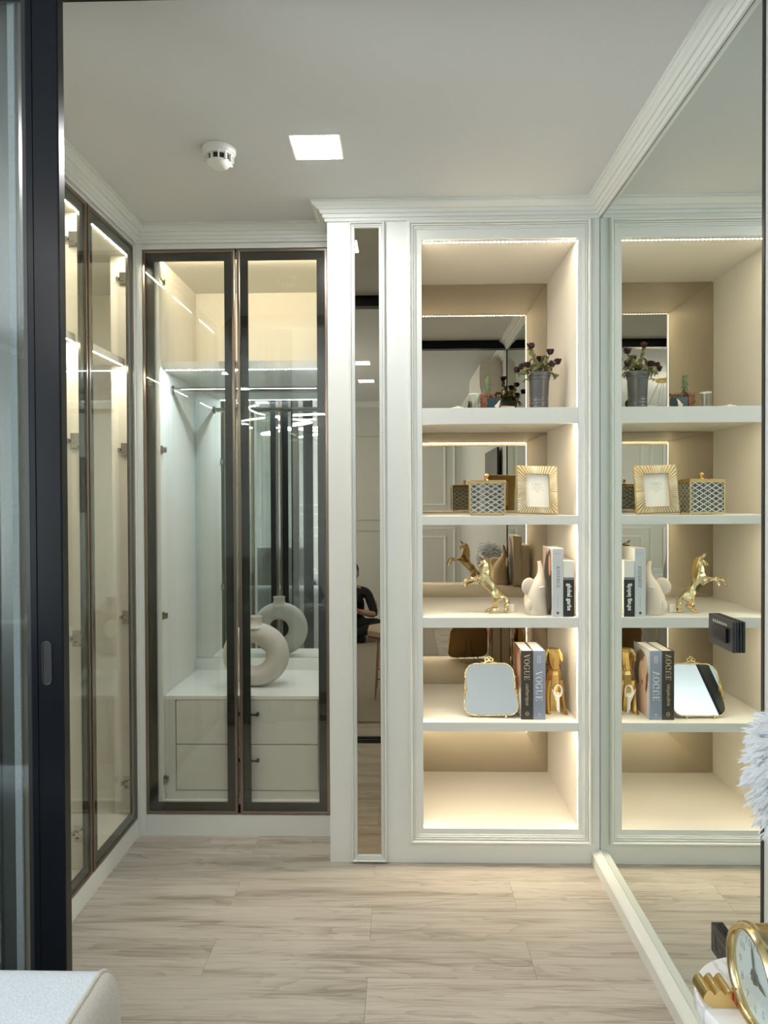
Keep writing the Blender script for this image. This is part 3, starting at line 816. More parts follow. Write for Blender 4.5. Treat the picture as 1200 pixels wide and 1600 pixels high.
# ================================================================== TOP SHELF
Z1 = 1.8437
rv = thing('vase', 'dark pewter ribbed vase holding dried burgundy roses on the top shelf', 'vase', (.590, 3.05, Z1))
prof = [(.0,.0),(.040,.0)]
for k in range(61):
    h = .004+.160*k/60
    r_ = .0405-.002*math.sin(PI*k/60*1.2)+.0105*max(0,(k-38)/22)**1.8
    prof.append((r_+.0011*math.sin(k*PI/2.5), h))
prof += [(.0515,.167),(.048,.166),(.043,.14),(.039,.06),(0.001,.02)]
obj('body', MB().lathe(prof[1:], n=40), M_VASEG, rv, smooth=60)
rr = random.Random(3)
heads = [(-.031,.122,.01),(.046,.092,-.01),(.080,.052,.0),(.050,.038,-.025),(-.053,.038,-.01),(-.076,.030,-.015),(-.092,.020,.01),(.01,.07,.03)]
for (hx, hz, hy) in heads:
    base = Vector((hx*.18, hy*.3, .13)); tip = Vector((hx, hy, .167+hz-.010))
    mid = (base+tip)/2+Vector((hx*.15, 0, .022))
    pts = [base, (base+mid)/2+Vector((0,0,.004)), mid, (mid+tip)/2+Vector((0,0,.004)), tip]
    obj('stem', MB().tube(pts, .0014, 6), M_STEM, rv)
    fb = MB(); c = tip+Vector((0,0,.008))
    fb.ball(c, .0135, .0135, .0135, 10, .14, rr)
    for k in range(9):
        a = rr.uniform(0, 2*PI); s_ = len(fb.v)
        w = rr.uniform(.010,.015); L = rr.uniform(.014,.019)
        fb.add([(-w/2,0,-.004),(w/2,0,-.004),(w*.7,.003,L*.55),(w*.15,.007,L),(-w*.4,.006,L*.95),(-w*.65,.003,L*.5)], [(0,1,2,3,4,5)])
        fb.xf(Matrix.Translation(c) @ Matrix.Rotation(a,4,'Z') @ Matrix.Translation((0,.0085,-.006)) @ Matrix.Rotation(rr.uniform(-.25,.35),4,'X'), s_)
    obj('rose_head', fb, M_ROSE, rv)
for k in range(64):
    a = rr.uniform(0, 2*PI); L = rr.uniform(.026,.045); w = L*.5
    c = Vector((rr.gauss(0,.026), rr.uniform(-.04,.03), .163+abs(rr.gauss(.004,.022))))
    if k % 3 == 0:
        hx, hz, hy = heads[k % 8]; t_ = rr.uniform(.35,.8); c = Vector((hx*t_, hy*t_, .16+hz*t_))
    if k > 60: c = Vector((.055+.004*(k-61), -.02, .155-.008*(k-61)))
    if 56 < k <= 60: c = Vector((-.05+.004*(k-58), -.02, .160-.009*(k-57)))
    lb = MB(); rows = []
    for i in range(6):
        t_ = i/5; ww = w*math.sin(PI*min(1, t_*.92+.06))**.8
        cu = .35*L*math.sin(t_*2.6+rr.uniform(0,.5))
        rows.append([(-ww/2, t_*L, cu+rr.uniform(0,.005)),(0, t_*L, cu-.004),(ww/2, t_*L, cu+rr.uniform(0,.006))])
    lb.add([p for r_ in rows for p in r_], [(i*3+j, i*3+j+1, i*3+j+4, i*3+j+3) for i in range(5) for j in range(2)])
    lb.xf(Matrix.Translation(c) @ Euler((rr.uniform(-.9,1.2), rr.uniform(-.8,.8), a)).to_matrix().to_4x4())
    obj('leaf', lb, M_LEAF, rv, smooth=60, fix=False)
cup = thing('drinking_glass', 'small clear tapered glass cup on the top shelf', 'glass', (.3130, 3.025, Z1))
obj('body', MB().lathe([(.0165,0),(.0175,.004),(.0235,.076),(.0222,.076),(.0163,.010),(.001,.008)], n=28), M_CLEAR, cup, smooth=50)
obj('rim', MB().lathe([(.0222,.0755),(.0237,.0755),(.0237,.0775),(.0222,.0775)], n=28), M_WLET, cup)
pt = thing('potted_cactus', 'little cactus in a teal pot crusted with red gravel on the top shelf', 'plant', (.388, 3.09, Z1))
obj('pot', MB().box(-.018,.042,-.030,.028,0,.066), M_TEAL, pt, bevel=.004)
gv = MB(); rg = random.Random(5)
for k in range(150):
    if k < 70: p = (rg.uniform(-.043,-.017), rg.uniform(-.034,.03), rg.uniform(.004,.078))
    else: p = (rg.uniform(-.043,.044), rg.uniform(-.034,.03), rg.uniform(.066,.084))
    q = rg.uniform(.0035,.006); gv.ball(p, q, q*rg.uniform(.8,1.2), q*.85, 6)
g_ = obj('gravel', gv, M_GRAVEL, pt); g_['kind'] = 'stuff'
obj('gravel_core', MB().box(-.040,-.0185,-.030,.027,0,.076), M_GRAVEL, pt)
cb = MB(); cb.loft([(-.012,-.004,.078,.006,.006),(-.012,-.004,.105,.008,.008),(-.012,-.004,.125,.011,.010),(-.012,-.004,.142,.012,.010),(-.012,-.004,.155,.008,.007),(-.012,-.004,.163,.002,.002)], 12)
for k in range(26):
    a = k*2.4; z = .085+.003*k; q = .009+.003*math.sin((z-.08)*40)
    cb.ball((-.012+q*math.cos(a), -.004+q*math.sin(a), z), .0032, .0032, .005, 6)
obj('cactus_stem', cb, M_CACTUS, pt)
fg = thing('deer_figurine', 'tiny ivory deer figurine in front of the teal pot', 'figurine', (.410, 3.045, Z1))
me = skinned([(0,0,.030),(.006,0,.036),(.011,0,.048),(.016,0,.052),(-.004,0,.012),(-.005,0,.001),(.007,0,.014),(.009,0,.001),(-.010,0,.028)],
             [(0,1),(1,2),(2,3),(0,4),(4,5),(1,6),(6,7),(0,8)], [.006,.006,.0035,.0032,.0028,.0025,.0028,.0025,.002], 1)
mesh_obj('body', me, M_IVORY, fg)
ds = thing('trinket_dish', 'flat white dish with a yellow tealight at the left of the top shelf', 'dish', (.238, 2.975, Z1))
obj('dish', MB().lathe([(.012,0),(.020,.004),(.027,.012),(.0262,.0135),(.019,.007),(.001,.005)], n=28), M_PLASTIC, ds, smooth=50)
obj('tealight', MB().lathe([(.010,.0075),(.0105,.010),(.0105,.019),(.008,.0205)], n=20), mat('yellow_wax', (.62,.48,.20), .5), ds, smooth=40)
bx = thing('gift_box', 'small plain white box at the back of the top shelf', 'box', (.475, 3.20, Z1), (0,0,.3))
obj('body', MB().box(-.028,.028,-.02,.02,0,.034), M_PAPER, bx, bevel=.0015)
obj('lid', MB().box(-.0295,.0295,-.0215,.0215,.0345,.046), M_PAPER, bx, bevel=.0015)

# ================================================================== SECOND SHELF
Z2 = 1.4085
gb = thing('trinket_box', 'gold-edged glass box with silver lozenge lattice on the second shelf', 'box', (.356, 2.965, Z2), (0,0,-.05))
w, d_, h = .070, .050, .1475
fr = MB(); e = .0028
for sx in (-1,1):
    for sy in (-1,1): fr.box(sx*w-e,sx*w+e,sy*d_-e,sy*d_+e,.006,h-.012)
for z in (.009,h-.014):
    for sy in (-1,1): fr.box(-w,w,sy*d_-e,sy*d_+e,z-e,z+e)
    for sx in (-1,1): fr.box(sx*w-e,sx*w+e,-d_,d_,z-e,z+e)
obj('frame', fr, M_BRASS, gb)
for nm, q in (('glass_panel',(-w+e,w-e,-d_-.0006,-d_+.0012,.011,h-.017)),('glass_panel',(-w+e,w-e,d_-.0012,d_+.0006,.011,h-.017)),
          ('glass_panel',(-w-.0006,-w+.0012,-d_+e,d_-e,.011,h-.017)),('glass_panel',(w-.0012,w+.0006,-d_+e,d_-e,.011,h-.017))):
    obj(nm, MB().box(*q), M_LATTICE, gb)
obj('base_plate', MB().box(-w+e,w-e,-d_+e,d_-e,.007,.010), M_PAPER, gb)
obj('lid', MB().box(-w-.005,w+.005,-d_-.005,d_+.005,h-.011,h-.005).box(-w-.002,w+.002,-d_-.002,d_+.002,h-.005,h-.002), M_BRASS, gb, bevel=.0008)
obj('knob', MB().lathe([(.011,h-.002),(.008,h+.003),(.004,h+.006),(.004,h+.009),(.009,h+.013),(.010,h+.018),(.007,h+.024),(.002,h+.027)], n=20), M_BRASS, gb, smooth=50)
for sx in (-1,1):
    for sy in (-1,1): obj('foot', MB().ball((sx*(w-.004), sy*(d_-.004), .0033), .0042, .0042, .0033, 10), M_BRASS, gb)
obj('ribbon_tie', MB().box(-.012,-.004,-d_-.006,d_*.2,h-.002,h-.0005).tube([(-.012,-d_*.4,h),(-.006,-d_*.4,h+.008),(.0,-d_*.4,h+.001)], .0015, 6), M_REDTAG, gb)

pf = thing('photo_frame', 'champagne sunburst-ribbed photo frame leaning at the right of the second shelf', 'photo frame', (.556, 2.900, Z2+.004), (-.17, .03, .10))
W2, H2 = .084, .200; iw, i0, i1 = .049, .030, .166
pts_o = (-W2,W2,.004,H2+.002); pts_i = (-iw,iw,i0,i1)
fb = MB(); n = 4
P = [(-W2,.004),(W2,.004),(W2,H2+.002),(-W2,H2+.002)]; I = [(-iw,i0),(iw,i0),(iw,i1),(-iw,i1)]
fb.add([(a,0,b_) for a,b_ in P]+[(a,.016,b_) for a,b_ in P]+[(a,-.006,b_) for a,b_ in I]+[(a,.016,b_) for a,b_ in I],
   [(k,(k+1)%4,8+(k+1)%4,8+k) for k in range(4)]+[(4+k,12+k,12+(k+1)%4,4+(k+1)%4) for k in range(4)]+[(k,4+k,4+(k+1)%4,(k+1)%4) for k in range(4)]+[(8+k,8+(k+1)%4,12+(k+1)%4,12+k) for k in range(4)])
# raised rays fanning over the border
cx_, cz_ = 0., .098
ry = MB()
for k in range(72):
    a = 2*PI*(k+.5)/72+.05*math.sin(k*.5)
    dx, dz = math.cos(a), math.sin(a)
    t1 = min((iw+.001)/abs(dx) if abs(dx)>1e-6 else 9, ((i1-cz_+.001) if dz>0 else (cz_-i0+.001))/abs(dz) if abs(dz)>1e-6 else 9)
    t2 = min((W2-.003)/abs(dx) if abs(dx)>1e-6 else 9, ((H2-cz_) if dz>0 else (cz_-.008))/abs(dz) if abs(dz)>1e-6 else 9)
    tw = .00125
    p1 = (cx_+dx*t1, cz_+dz*t1); p2 = (cx_+dx*t2, cz_+dz*t2); nx, nz = -dz*tw, dx*tw
    ry.add([(p1[0]+nx*1.3,-.005,p1[1]+nz*1.3),(p1[0]-nx*1.3,-.005,p1[1]-nz*1.3),(p2[0]-nx*2.5,.0005,p2[1]-nz*2.5),(p2[0]+nx*2.5,.0005,p2[1]+nz*2.5),(p1[0],-.0095,p1[1]),(p2[0],-.0045,p2[1])],
        [(0,4,5,3),(4,1,2,5),(0,1,4),(3,5,2)])
obj('frame', fb, M_CHAMP, pf)
q_ = obj('sunburst_rays', ry, M_RAY, pf); q_['kind'] = 'stuff'
obj('insert_card', MB().box(-iw,iw,.004,.006,i0,i1), M_PAPER, pf)
ps, wd = serif('CHIC', .0125, .12, 1.0)
tx = text_mb(ps, wd, (0,.004,.118), (1,0,0),(0,0,1),(0,-1,0))
for z, ww, hh in ((.112,.044,.0016),(.1075,.030,.0014),(.103,.060,.0007)): 
    k = -ww/2
    if hh > .001:
        rt = random.Random(int(z*1e4))
        while k < ww/2: 
            q = rt.uniform(.0012,.0022); tx.box(k,k+q,.0034,.004,z,z+hh); k += q+.0012
    else: tx.box(-ww/2,ww/2,.0034,.004,z,z+hh)
t2_ = font_mb('4x6', .0085, (0,.0038,.0925), (1,0,0),(0,0,1),(0,-1,0), .0003)
tx.add(t2_.v, t2_.f)
obj('lettering', tx, M_INKL, pf)
obj('easel_back', MB().prism([(-.012,.03),(.012,.03),(.012,.15),(-.012,.15)], .0165, .019, 'y').add([(-.012,.019,.15),(.012,.019,.15),(.012,.072,.020),(-.012,.072,.020),(-.012,.022,.15),(.012,.022,.15),(.012,.075,.022),(-.012,.075,.022)],[(0,1,2,3),(4,7,6,5),(0,4,5,1),(2,6,7,3),(1,5,6,2),(0,3,7,4)]), M_BOOKBLK, pf)

# ================================================================== THIRD SHELF
Z3 = .9977
# ---- rearing horse: one skinned body, faces left
hz = thing('horse_statue', 'shiny gold rearing horse statuette facing left on the third shelf', 'statue', (.392, 2.985, Z3))
S_ = .000374
def hp(u, v, y=0.): return ((u-560)*S_, y, (715-v)*S_)
V = []; E_ = []; Rr = []
def hn(u, v, y, r_, par=None):
    V.append(hp(u,v,y)); Rr.append(r_*S_)
    if par is not None: E_.append((par, len(V)-1))
    return len(V)-1
cr_ = hn(610,505,0,(62)); lo_ = hn(545,445,0,50,cr_); ba = hn(490,385,0,56,lo_); sh = hn(440,325,0,56,ba)
nk = hn(450,250,0,44,sh); nk2 = hn(462,180,0,36,nk); po = hn(452,125,0,30,nk2); fa = hn(412,142,0,24,po); ms = hn(366,186,0,15,fa)
for sy, dv, du in ((-1,0,0),(1,22,28)):
    a = hn(385+du*.3,338,sy*.012,24,sh); k_ = hn(285+du,322+dv*.3,sy*.018,15,a); k2 = hn(228+du,330+dv,sy*.018,13,k_); q = hn(202+du,372+dv,sy*.018,10,k2); hn(192+du*1.1,412+dv*.7,sy*.018,13,q)
for sy, du in ((-1,0),(1,-34)):
    a = hn(575,560,sy*.016,30,cr_); k_ = hn(545,600,sy*.019,20,a); k2 = hn(590,648,sy*.02,15,k_); q = hn(530+du,683,sy*.02,11,k2); hn(485+du,702,sy*.021,12,q)
ta = hn(662,535,0,22,cr_); tb = hn(698,580,0,24,ta); tc_ = hn(692,640,0,26,tb); hn(685,708,0,20,tc_)
me = skinned(V, E_, [q*1.13 for q in Rr], 1, root=0, smooth=False)
rj = random.Random(11)
for v in me.vertices: v.co += Vector((rj.uniform(-1,1), rj.uniform(-1,1), rj.uniform(-1,1)))*.0019
me.polygons.foreach_set('use_smooth', [False]*len(me.polygons))
zmin = min(v.co.z for v in me.vertices)
hb = mesh_obj('body', me, M_GOLD, hz); hb.location.z = -zmin
mn = MB(); 
for k in range(15):
    t_ = k/14; u = 470+32*math.sin(t_*2.4)+10; v_ = 95+t_*225
    for sy in (-.006, .006):
        s_ = len(mn.v)
        c = Vector(hp(u, v_, sy)); tip = Vector(hp(u+34+rj.uniform(-6,6), v_+26, sy*1.6)); rt = Vector(hp(u-22, v_-4, sy))
        mn.add([rt+Vector((0,-.004,.003)), rt+Vector((0,.004,.003)), tip, rt+Vector((0,0,-.009)), c+Vector((0,-.006,.0)), c+Vector((0,.006,0))], [(0,4,2),(0,2,1),(1,2,5),(3,2,4),(3,5,2),(0,3,4),(1,5,3),(0,1,3)])
obj('mane', mn, M_GOLD, hz, loc=(0,0,-zmin))
for sy in (-1,1): obj('ear', MB().loft([(hp(435,100)[0],sy*.006,hp(435,100)[2],.005,.003),(hp(418,80)[0],sy*.007,hp(418,80)[2],.0058,.003),(hp(398,48)[0],sy*.008,hp(398,48)[2],.001,.001)], 8), M_GOLD, hz, loc=(0,0,-zmin))
obj('red_thread', MB().tube([(hp(552,632)[0]+.007*math.cos(k), -.019+.007*math.sin(k), hp(552,632)[2]) for k in [2*PI*i/12 for i in range(12)]], .0016, 6, closed=True), M_REDTAG, hz, loc=(0,0,-zmin))
obj('price_tag', MB().box(.055,.082,.010,.011,.002,.036), M_PAPER, hz)
# ---- elephant
el = thing('elephant_figurine', 'ivory ceramic elephant with raised trunk beside the third-shelf books', 'figurine', (.5600, 2.955, Z3))
def ep(u, v): return ((u-990)*S_, (735-v)*S_)
secs = []
for (v, cu, ru, ry) in ((735,996,120,100),(728,994,128,108),(640,984,128,108),(560,978,126,104),(500,984,118,98),(450,994,110,90),(410,1003,98,80),(375,1015,82,68),(345,1026,62,54),(310,1035,46,42),(270,1040,37,35),(220,1036,29,28),(180,1028,24,24),(158,1022,23,23),(146,1019,18,18)):
    x, z = ep(cu, v); secs.append((x, 0, z, ru*S_, ry*S_))
obj('body', MB().loft(secs, 28), M_IVORY, el, smooth=60)
b = MB(); b.ball((0,0,0), .034, .008, .036, 18); 
x, z = ep(885, 416)
obj('ear', b, M_IVORY, el, smooth=60, loc=(x+.005,-.016,z-.002), rot=(0,.15,.35))
x, z = ep(1085, 416)
obj('ear', MB().ball((0,0,0), .007, .026, .031, 14), M_IVORY, el, smooth=60, loc=(.030,.020,z))
x, z = ep(1040, 425)
obj('tusk', MB().tube([(x-.012,-.031,z-.003),(x-.002,-.036,z),(x+.009,-.034,z+.004)], [.0035,.003,.0015], 8), M_PLASTIC, el, smooth=60)
x, z = ep(880, 600)
obj('foreleg', MB().ball((x+.009,-.020,z-.012), .021, .017, .032, 16), M_IVORY, el, smooth=60)

def book(name, label, x0, x1, yf, z0, h, depth, cloth, group, spine=None, left_print=None, right_print=None):
    t = thing(name, label, 'book', ((x0+x1)/2, yf, z0), group=group)
    w = (x1-x0)/2; th = .003
    cv = MB().box(-w,-w+th,0,depth,0,h).box(w-th,w,0,depth,0,h).box(-w+th,w-th,0,th,0,h)
    obj('cover', cv, cloth, t, bevel=.0006)
    obj('pages', MB().box(-w+th,w-th,th,depth-.005,.004,h-.004), M_PAGES, t)
    if left_print:
        o = obj('cover_print', MB().box(-.0006,0,.012,depth-.004,.003,h-.003), left_print, t); o.location = (-w,0,0)
    if right_print:
        o = obj('cover_print', MB().box(0,.0006,.012,depth-.004,.003,h-.003), right_print, t); o.location = (w,0,0)
    return t
DN, RT, FW = (0,0,-1), (1,0,0), (0,-1,0)
P_KIN = patch_mat('portrait_print', (.60,.48,.43), [(.085,.10,.085,.16,(.035,.028,.024)),(.050,.205,.036,.065,(.02,.015,.013)),(.052,.205,.022,.045,(.55,.30,.24))])
kb = book('book', 'tall pale grey book titled KINFOLK with a portrait on its cover', .6110, .6550, 2.886, Z3, .277, .19, M_KIN, 'books on the third shelf', left_print=P_KIN)
ps, wd = serif('KINFOLK', .0125, .16, 1.05)
obj('lettering', text_mb(ps, wd, (-.0045,-.0002,.1605), DN, RT, FW), M_INK, kb)
b = MB().box(-.0008,.0008,-.0006,0,.040,.086)
for k in range(24): b.box(-.0012,.0012,-.0007,0,.041+k*.0019,.0418+k*.0019)
for k in range(2):
    for i in range(9): b.box(-.014+i*.0031,-.0122+i*.0031,-.0006,0,.253+k*.004,.2548+k*.004)
b.box(-.0005,.0005,-.0006,0,.218,.226)
obj('small_print', b, M_INKL, kb)
obj('publisher_mark', MB().lathe([(.0055,-.0007),(.0055,0)], (0,0,.0155), 20, 'y'), M_INK, kb)
gbk = book('book', 'book with black and white spine titled global garbs, beside the shelf side', .6560, .6985, 2.886, Z3, .226, .19, M_PAPER, 'books on the third shelf')
obj('spine_block', MB().box(-.0213,.0213,-.0008,.004,.001,.150), M_BOOKBLK, gbk)
obj('spine_band', MB().box(-.0213,.0213,-.0007,.003,.150,.160), mat('grey_band', (.22,.22,.24), .5), gbk)
obj('lettering', font_mb('global garbs', .0235, (-.0055,-.0010,.080), DN, RT, FW, .0004, bold=.0007, squash=.98), M_WLET, gbk)

# ================================================================== FOURTH SHELF
Z4 = .5723
P_VB = patch_mat('fashion_print', (.60,.58,.56), [(.10,.20,.12,.10,(.20,.07,.045)),(.06,.215,.04,.05,(.40,.20,.14)),(.15,.20,.02,.06,(.05,.03,.03)),(.09,.05,.10,.05,(.62,.60,.58))])
P_VS = patch_mat('woman_print', (.42,.44,.50), [(.10,.17,.085,.10,(.10,.06,.045)),(.09,.16,.045,.065,(.55,.38,.31)),(.10,.06,.07,.07,(.50,.36,.30)),(.055,.21,.03,.04,(.40,.33,.29)),(.09,.135,.012,.008,(.35,.08,.07))])
v1 = book('book', 'thick book with charcoal spine lettered VOGUE in gilt', .4885, .5375, 2.908, Z4, .283, .20, M_VOGBLK, 'fashion books on the fourth shelf', left_print=P_VB)
ps, wd = serif('VOGUE', .0225, .05, 1.0)
obj('lettering', text_mb(ps, wd, (-.0125,-.0002,.215), DN, RT, FW), M_GILT, v1)
obj('subtitle', font_mb('catherique', .0215, (-.0055,-.0006,.104), DN, RT, FW, .0003, shear=.35, squash=.98), M_GILT, v1)
b = MB()
b.tube([(.0075*math.cos(a), -.0004, .024+.0085*math.sin(a)) for a in [2*PI*i/20 for i in range(20)]], .0007, 5, closed=True).box(-.0075,.0075,-.0007,0,.0232,.0248).tube([(.003*math.cos(a), -.0004, .024+.0085*math.sin(a)) for a in [2*PI*i/16 for i in range(16)]], .0005, 5, closed=True)
obj('publisher_mark', b, M_GILT, v1)
v2 = book('book', 'thick book with slate-blue spine lettered VOGUE in silver', .5380, .5870, 2.908, Z4, .283, .20, M_VOGBLU, 'fashion books on the fourth shelf', right_print=P_VS)
ps, wd = serif('VOGUE', .0265, .05, .98)
obj('lettering', text_mb(ps, wd, (-.0145,-.0002,.138), DN, RT, FW), M_SILVER, v2)
b = MB(); rt = random.Random(4)
for k in range(3):
    z = .262
    while z > .232: q = rt.uniform(.002,.004); b.box(-.008+k*.006,-.006+k*.006,-.0006,0,z-q,z); z -= q+.0012
b.tube([(-.004,-.0004,.016),(.004,-.0004,.027)], .0006, 5).tube([(.004,-.0004,.016),(-.004,-.0004,.027)], .0006, 5)
obj('small_print', b, M_SILVER, v2)

# ---- small standing mirror
gm = thing('vanity_mirror', 'small gold-framed tabletop mirror with bow finial on the fourth shelf', 'mirror', (.372, 2.932, Z4))
hm = .214
def outline(s=1.):
    P = []; Wt, Wb, r_ = .102, .111, .045
    for (cx, cz, a0, rr_) in ((Wt-r_, hm-r_, 0, r_),(-Wt+r_, hm-r_, PI/2, r_),(-Wb+.040, .040, PI, .040),(Wb-.040, .040, 1.5*PI, .040)):
        for k in range(9):
            a = a0+PI/2*k/8; P.append(((cx+rr_*math.cos(a))*s, hm/2+(cz+rr_*math.sin(a)-hm/2)*s))
    return P
tilt = Matrix.Rotation(-.445, 4, 'X') @ Matrix.Rotation(-.06, 4, 'Z'); up = Matrix.Translation((0,0,.010))
TM = up @ tilt
o = obj('frame', MB().tube([(a,0,b_) for a,b_ in outline()], .0032, 8, closed=True).xf(TM), M_GOLD, gm, smooth=60)
obj('backing', MB().prism(outline(.985), .001, .004, 'y').xf(TM), mat('backing_board', (.30,.20,.09), .6, stretch=(80,80,80)), gm)
obj('mirror_glass', MB().prism(outline(.985), -.0006, .001, 'y').xf(TM), M_SMALLMIR, gm)
fl = MB()
for sx in (-1,1):
    for k in range(13):
        t_ = k/12-.5; z = hm*.52+t_*.085; q = .0024+.0029*(1-abs(t_)*2)+.0009*math.sin(k*2.1)
        xx = (.1060-(z-hm/2)*.04-(.003 if abs(t_)<.12 else 0))*sx
        fl.ball((xx+sx*rj.uniform(-.002,.002), -.004, z), q, q*.8, q*1.1, 8)
    fl.ball((sx*.1025,-.004,hm*.52), .0055, .004, .006, 10)
    fl.tube([(sx*(.1065+.002*math.sin(k)), -.002, hm*.52+(k-6)*.008) for k in range(13)], .0014, 6)
fl.xf(TM); obj('floral_scroll', fl, M_GOLDSAT, gm, smooth=60)
bw = MB()
for sx in (-1,1):
    bw.tube([(sx*(.010+.0075*math.cos(a)), -.001, hm+.016+.006*math.sin(a)) for a in [2*PI*i/16 for i in range(16)]], .0021, 7, closed=True)
    bw.tube([(0,0,hm+.010),(sx*.014,0,hm+.007),(sx*.026,0,hm+.004),(sx*.034,0,hm+.008)], [.003,.0026,.002,.0014], 7)
    bw.tube([(sx*.006,0,hm+.001),(sx*.018,0,hm+.0035),(sx*.030,0,hm+.002)], .002, 7)
bw.tube([(.0065*math.cos(a), -.001, hm+.024+.0065*math.sin(a)) for a in [2*PI*i/16 for i in range(16)]], .0021, 7, closed=True)
bw.ball((0,-.002,hm+.014), .0045, .0035, .0045, 10)
bw.xf(TM); obj('bow_finial', bw, M_GOLD, gm, smooth=60)
ft = MB()
for sx in (-.055,.058): ft.ball((sx, -.004, .0048), .0052, .0052, .0048, 12); ft.box(sx-.002,sx+.002,-.003,.003,.008,.013)
obj('foot', ft, M_GOLD, gm, smooth=60)
wr = MB().tube([(-.02,.062,.12),(-.012,.066,.09),(-.032,.125,.0025),(.032,.125,.0025),(.012,.066,.09),(.02,.062,.12)], .0016, 6)
obj('wire_stand', wr, M_BLACKP, gm)

# ---- faceted dog lamp
dg_ = thing('dog_figurine', 'faceted gold sitting dog figure with a coiled white cord at the right end', 'figurine', (.645, 3.035, Z4))
D = .000231
def dp(u, v): return ((u-785)*D, (1340-v)*D)
b = MB()
def sec(u, v, ru, ry, y=0.): x, z = dp(u, v); return (x, y, z, ru*D, ry)
b.loft([sec(785,1335,150,.045,.030),sec(785,1150,170,.055,.030),sec(785,950,165,.055,.022),sec(790,800,158,.050,.010),sec(795,640,140,.042,.0),sec(795,545,105,.034,.0),sec(785,480,88,.030,.0)], 8, .39)
b.loft([sec(800,560,60,.018,-.030),sec(795,500,82,.028,-.014),sec(790,420,110,.036,-.008),sec(790,330,125,.040,-.004),sec(785,240,118,.036,-.002),sec(785,190,80,.024,0),sec(785,178,40,.012,0)], 7, .2)
b.loft([sec(805,540,42,.012,-.050),sec(800,500,60,.018,-.044),sec(795,430,64,.022,-.034),sec(790,340,56,.02,-.026)], 6, .5)
for sx, pts in ((-1,((655,1338,56,.026),(660,1300,44,.018),(658,1100,42,.016),(665,900,58,.020),(690,740,70,.026))),(1,((965,1338,60,.028),(960,1300,46,.018),(930,1100,44,.016),(905,900,60,.020),(880,740,70,.026)))):
    b.loft([sec(u,v,r_,ry,-.030-(.010 if i == 0 else 0)+.004*i) for i,(u,v,r_,ry) in enumerate(pts)], 6, .3)
obj('body', b, M_GOLDSAT, dg_)
for sx, pts in ((-1,((655,450,22,.008),(636,400,44,.018),(642,300,52,.020),(690,190,34,.014))),(1,((920,460,22,.008),(930,400,44,.018),(922,300,52,.020),(875,190,34,.014)))):
    obj('ear', MB().loft([sec(u,v,r_,ry,.0) for (u,v,r_,ry) in pts], 6), M_GOLDSAT, dg_)
obj('collar', MB().tube([(dp(790,0)[0]+.030*math.cos(a), -.004+.034*math.sin(a), dp(0,520)[1]+.006*math.sin(a)) for a in [2*PI*i/20 for i in range(20)]], .0030, 6, closed=True), mat('copper_collar', (.50,.22,.10), .35, .8), dg_, smooth=60)
b = MB()
for q in range(4):
    b.tube([(dp(815,0)[0]+(.013+.0016*q)*math.cos(a), -.062-.0022*q, dp(0,900)[1]+(.021+.0016*q)*math.sin(a)) for a in [2*PI*i/22 for i in range(22)]], .0016, 6, closed=True)
    b.tube([(dp(780+18*q,0)[0], -.064, dp(0,930)[1]),(dp(790+14*q,0)[0], -.066, dp(0,1100)[1]),(dp(795+16*q,0)[0], -.064, dp(0,1240)[1]-.004*q)], .0017, 6)
b.tube([(dp(705,0)[0], -.070, dp(0,870)[1]),(dp(760,0)[0], -.068, dp(0,1010)[1]),(dp(800,0)[0], -.066, dp(0,1120)[1])], .0024, 6)
b.tube([(dp(810,0)[0], -.064, dp(0,1240)[1]),(dp(812,0)[0], -.06, .004),(dp(830,0)[0], -.02, .003)], .0014, 6)
obj('cord', b, M_CORDW, dg_, smooth=60)

# ================================================================== FOREGROUND
sf = thing('sofa', 'pale boucle sofa seen only as its rounded back corner at lower left', 'sofa', (-1.10, .80, .009))
b = MB()
prof = []
for (cy_, cz_, a0) in ((.315,.655,0),(.185,.655,PI/2)):
    for k in range(9): a = a0+PI/2*k/8; prof.append((cy_+.05*math.cos(a), cz_+.05*math.sin(a)))
prof += [(.135,.10),(.365,.10)]
b.prism(prof, -.66, .607, 'x')
obj('backrest', b, M_SOFA, sf, smooth=40)
# end panel, slightly domed, with piping round its edge
n = len(prof); cyy = .25; czz = .40
dm = MB(); rings = [(1.,.607),(1.,.612),(.985,.622),(.93,.632),(.75,.637)]
vs = []
for s_, x in rings: vs += [(x, cyy+(p-cyy)*s_, czz+(q-czz)*s_) for p, q in prof]
dm.add(vs, [(j*n+k, j*n+(k+1)%n, (j+1)*n+(k+1)%n, (j+1)*n+k) for j in range(len(rings)-1) for k in range(n)]+[tuple((len(rings)-1)*n+k for k in range(n))])
obj('end_panel', dm, M_SOFAS, sf, smooth=50)
obj('piping', MB().tube([(.610, p, q) for p, q in prof[:20]], .0042, 8), M_SOFAS, sf, smooth=60)
obj('seat', MB().box(-.66,.60,-.36,.133,.10,.40), M_SOFA, sf, bevel=.04)
obj('seat_cushion', MB().box(-.655,-.035,-.37,.128,.402,.50), M_SOFA, sf, bevel=.04)
obj('seat_cushion', MB().box(-.025,.595,-.37,.128,.402,.50), M_SOFA, sf, bevel=.04)
for sx in (-.60,.55):
    for sy in (-.30,.31): obj('leg', MB().lathe([(.014,.004),(.022,.101)], (sx,sy,0), 14), M_BLACKP, sf)

st = thing('side_table', 'round white marble side table at lower right carrying the brass clock', 'table', (.633, 1.207, 0))
obj('tabletop', MB().lathe([(.124,.588),(.1285,.592),(.1295,.600),(.1285,.616),(.126,.620)], n=64), M_MARBLE, st, smooth=40)
obj('drum_base', MB().lathe([(.105,.0),(.105,.02),(.085,.03),(.075,.25),(.085,.48),(.112,.560),(.118,.5875)], n=48), M_PLASTIC, st, smooth=40)

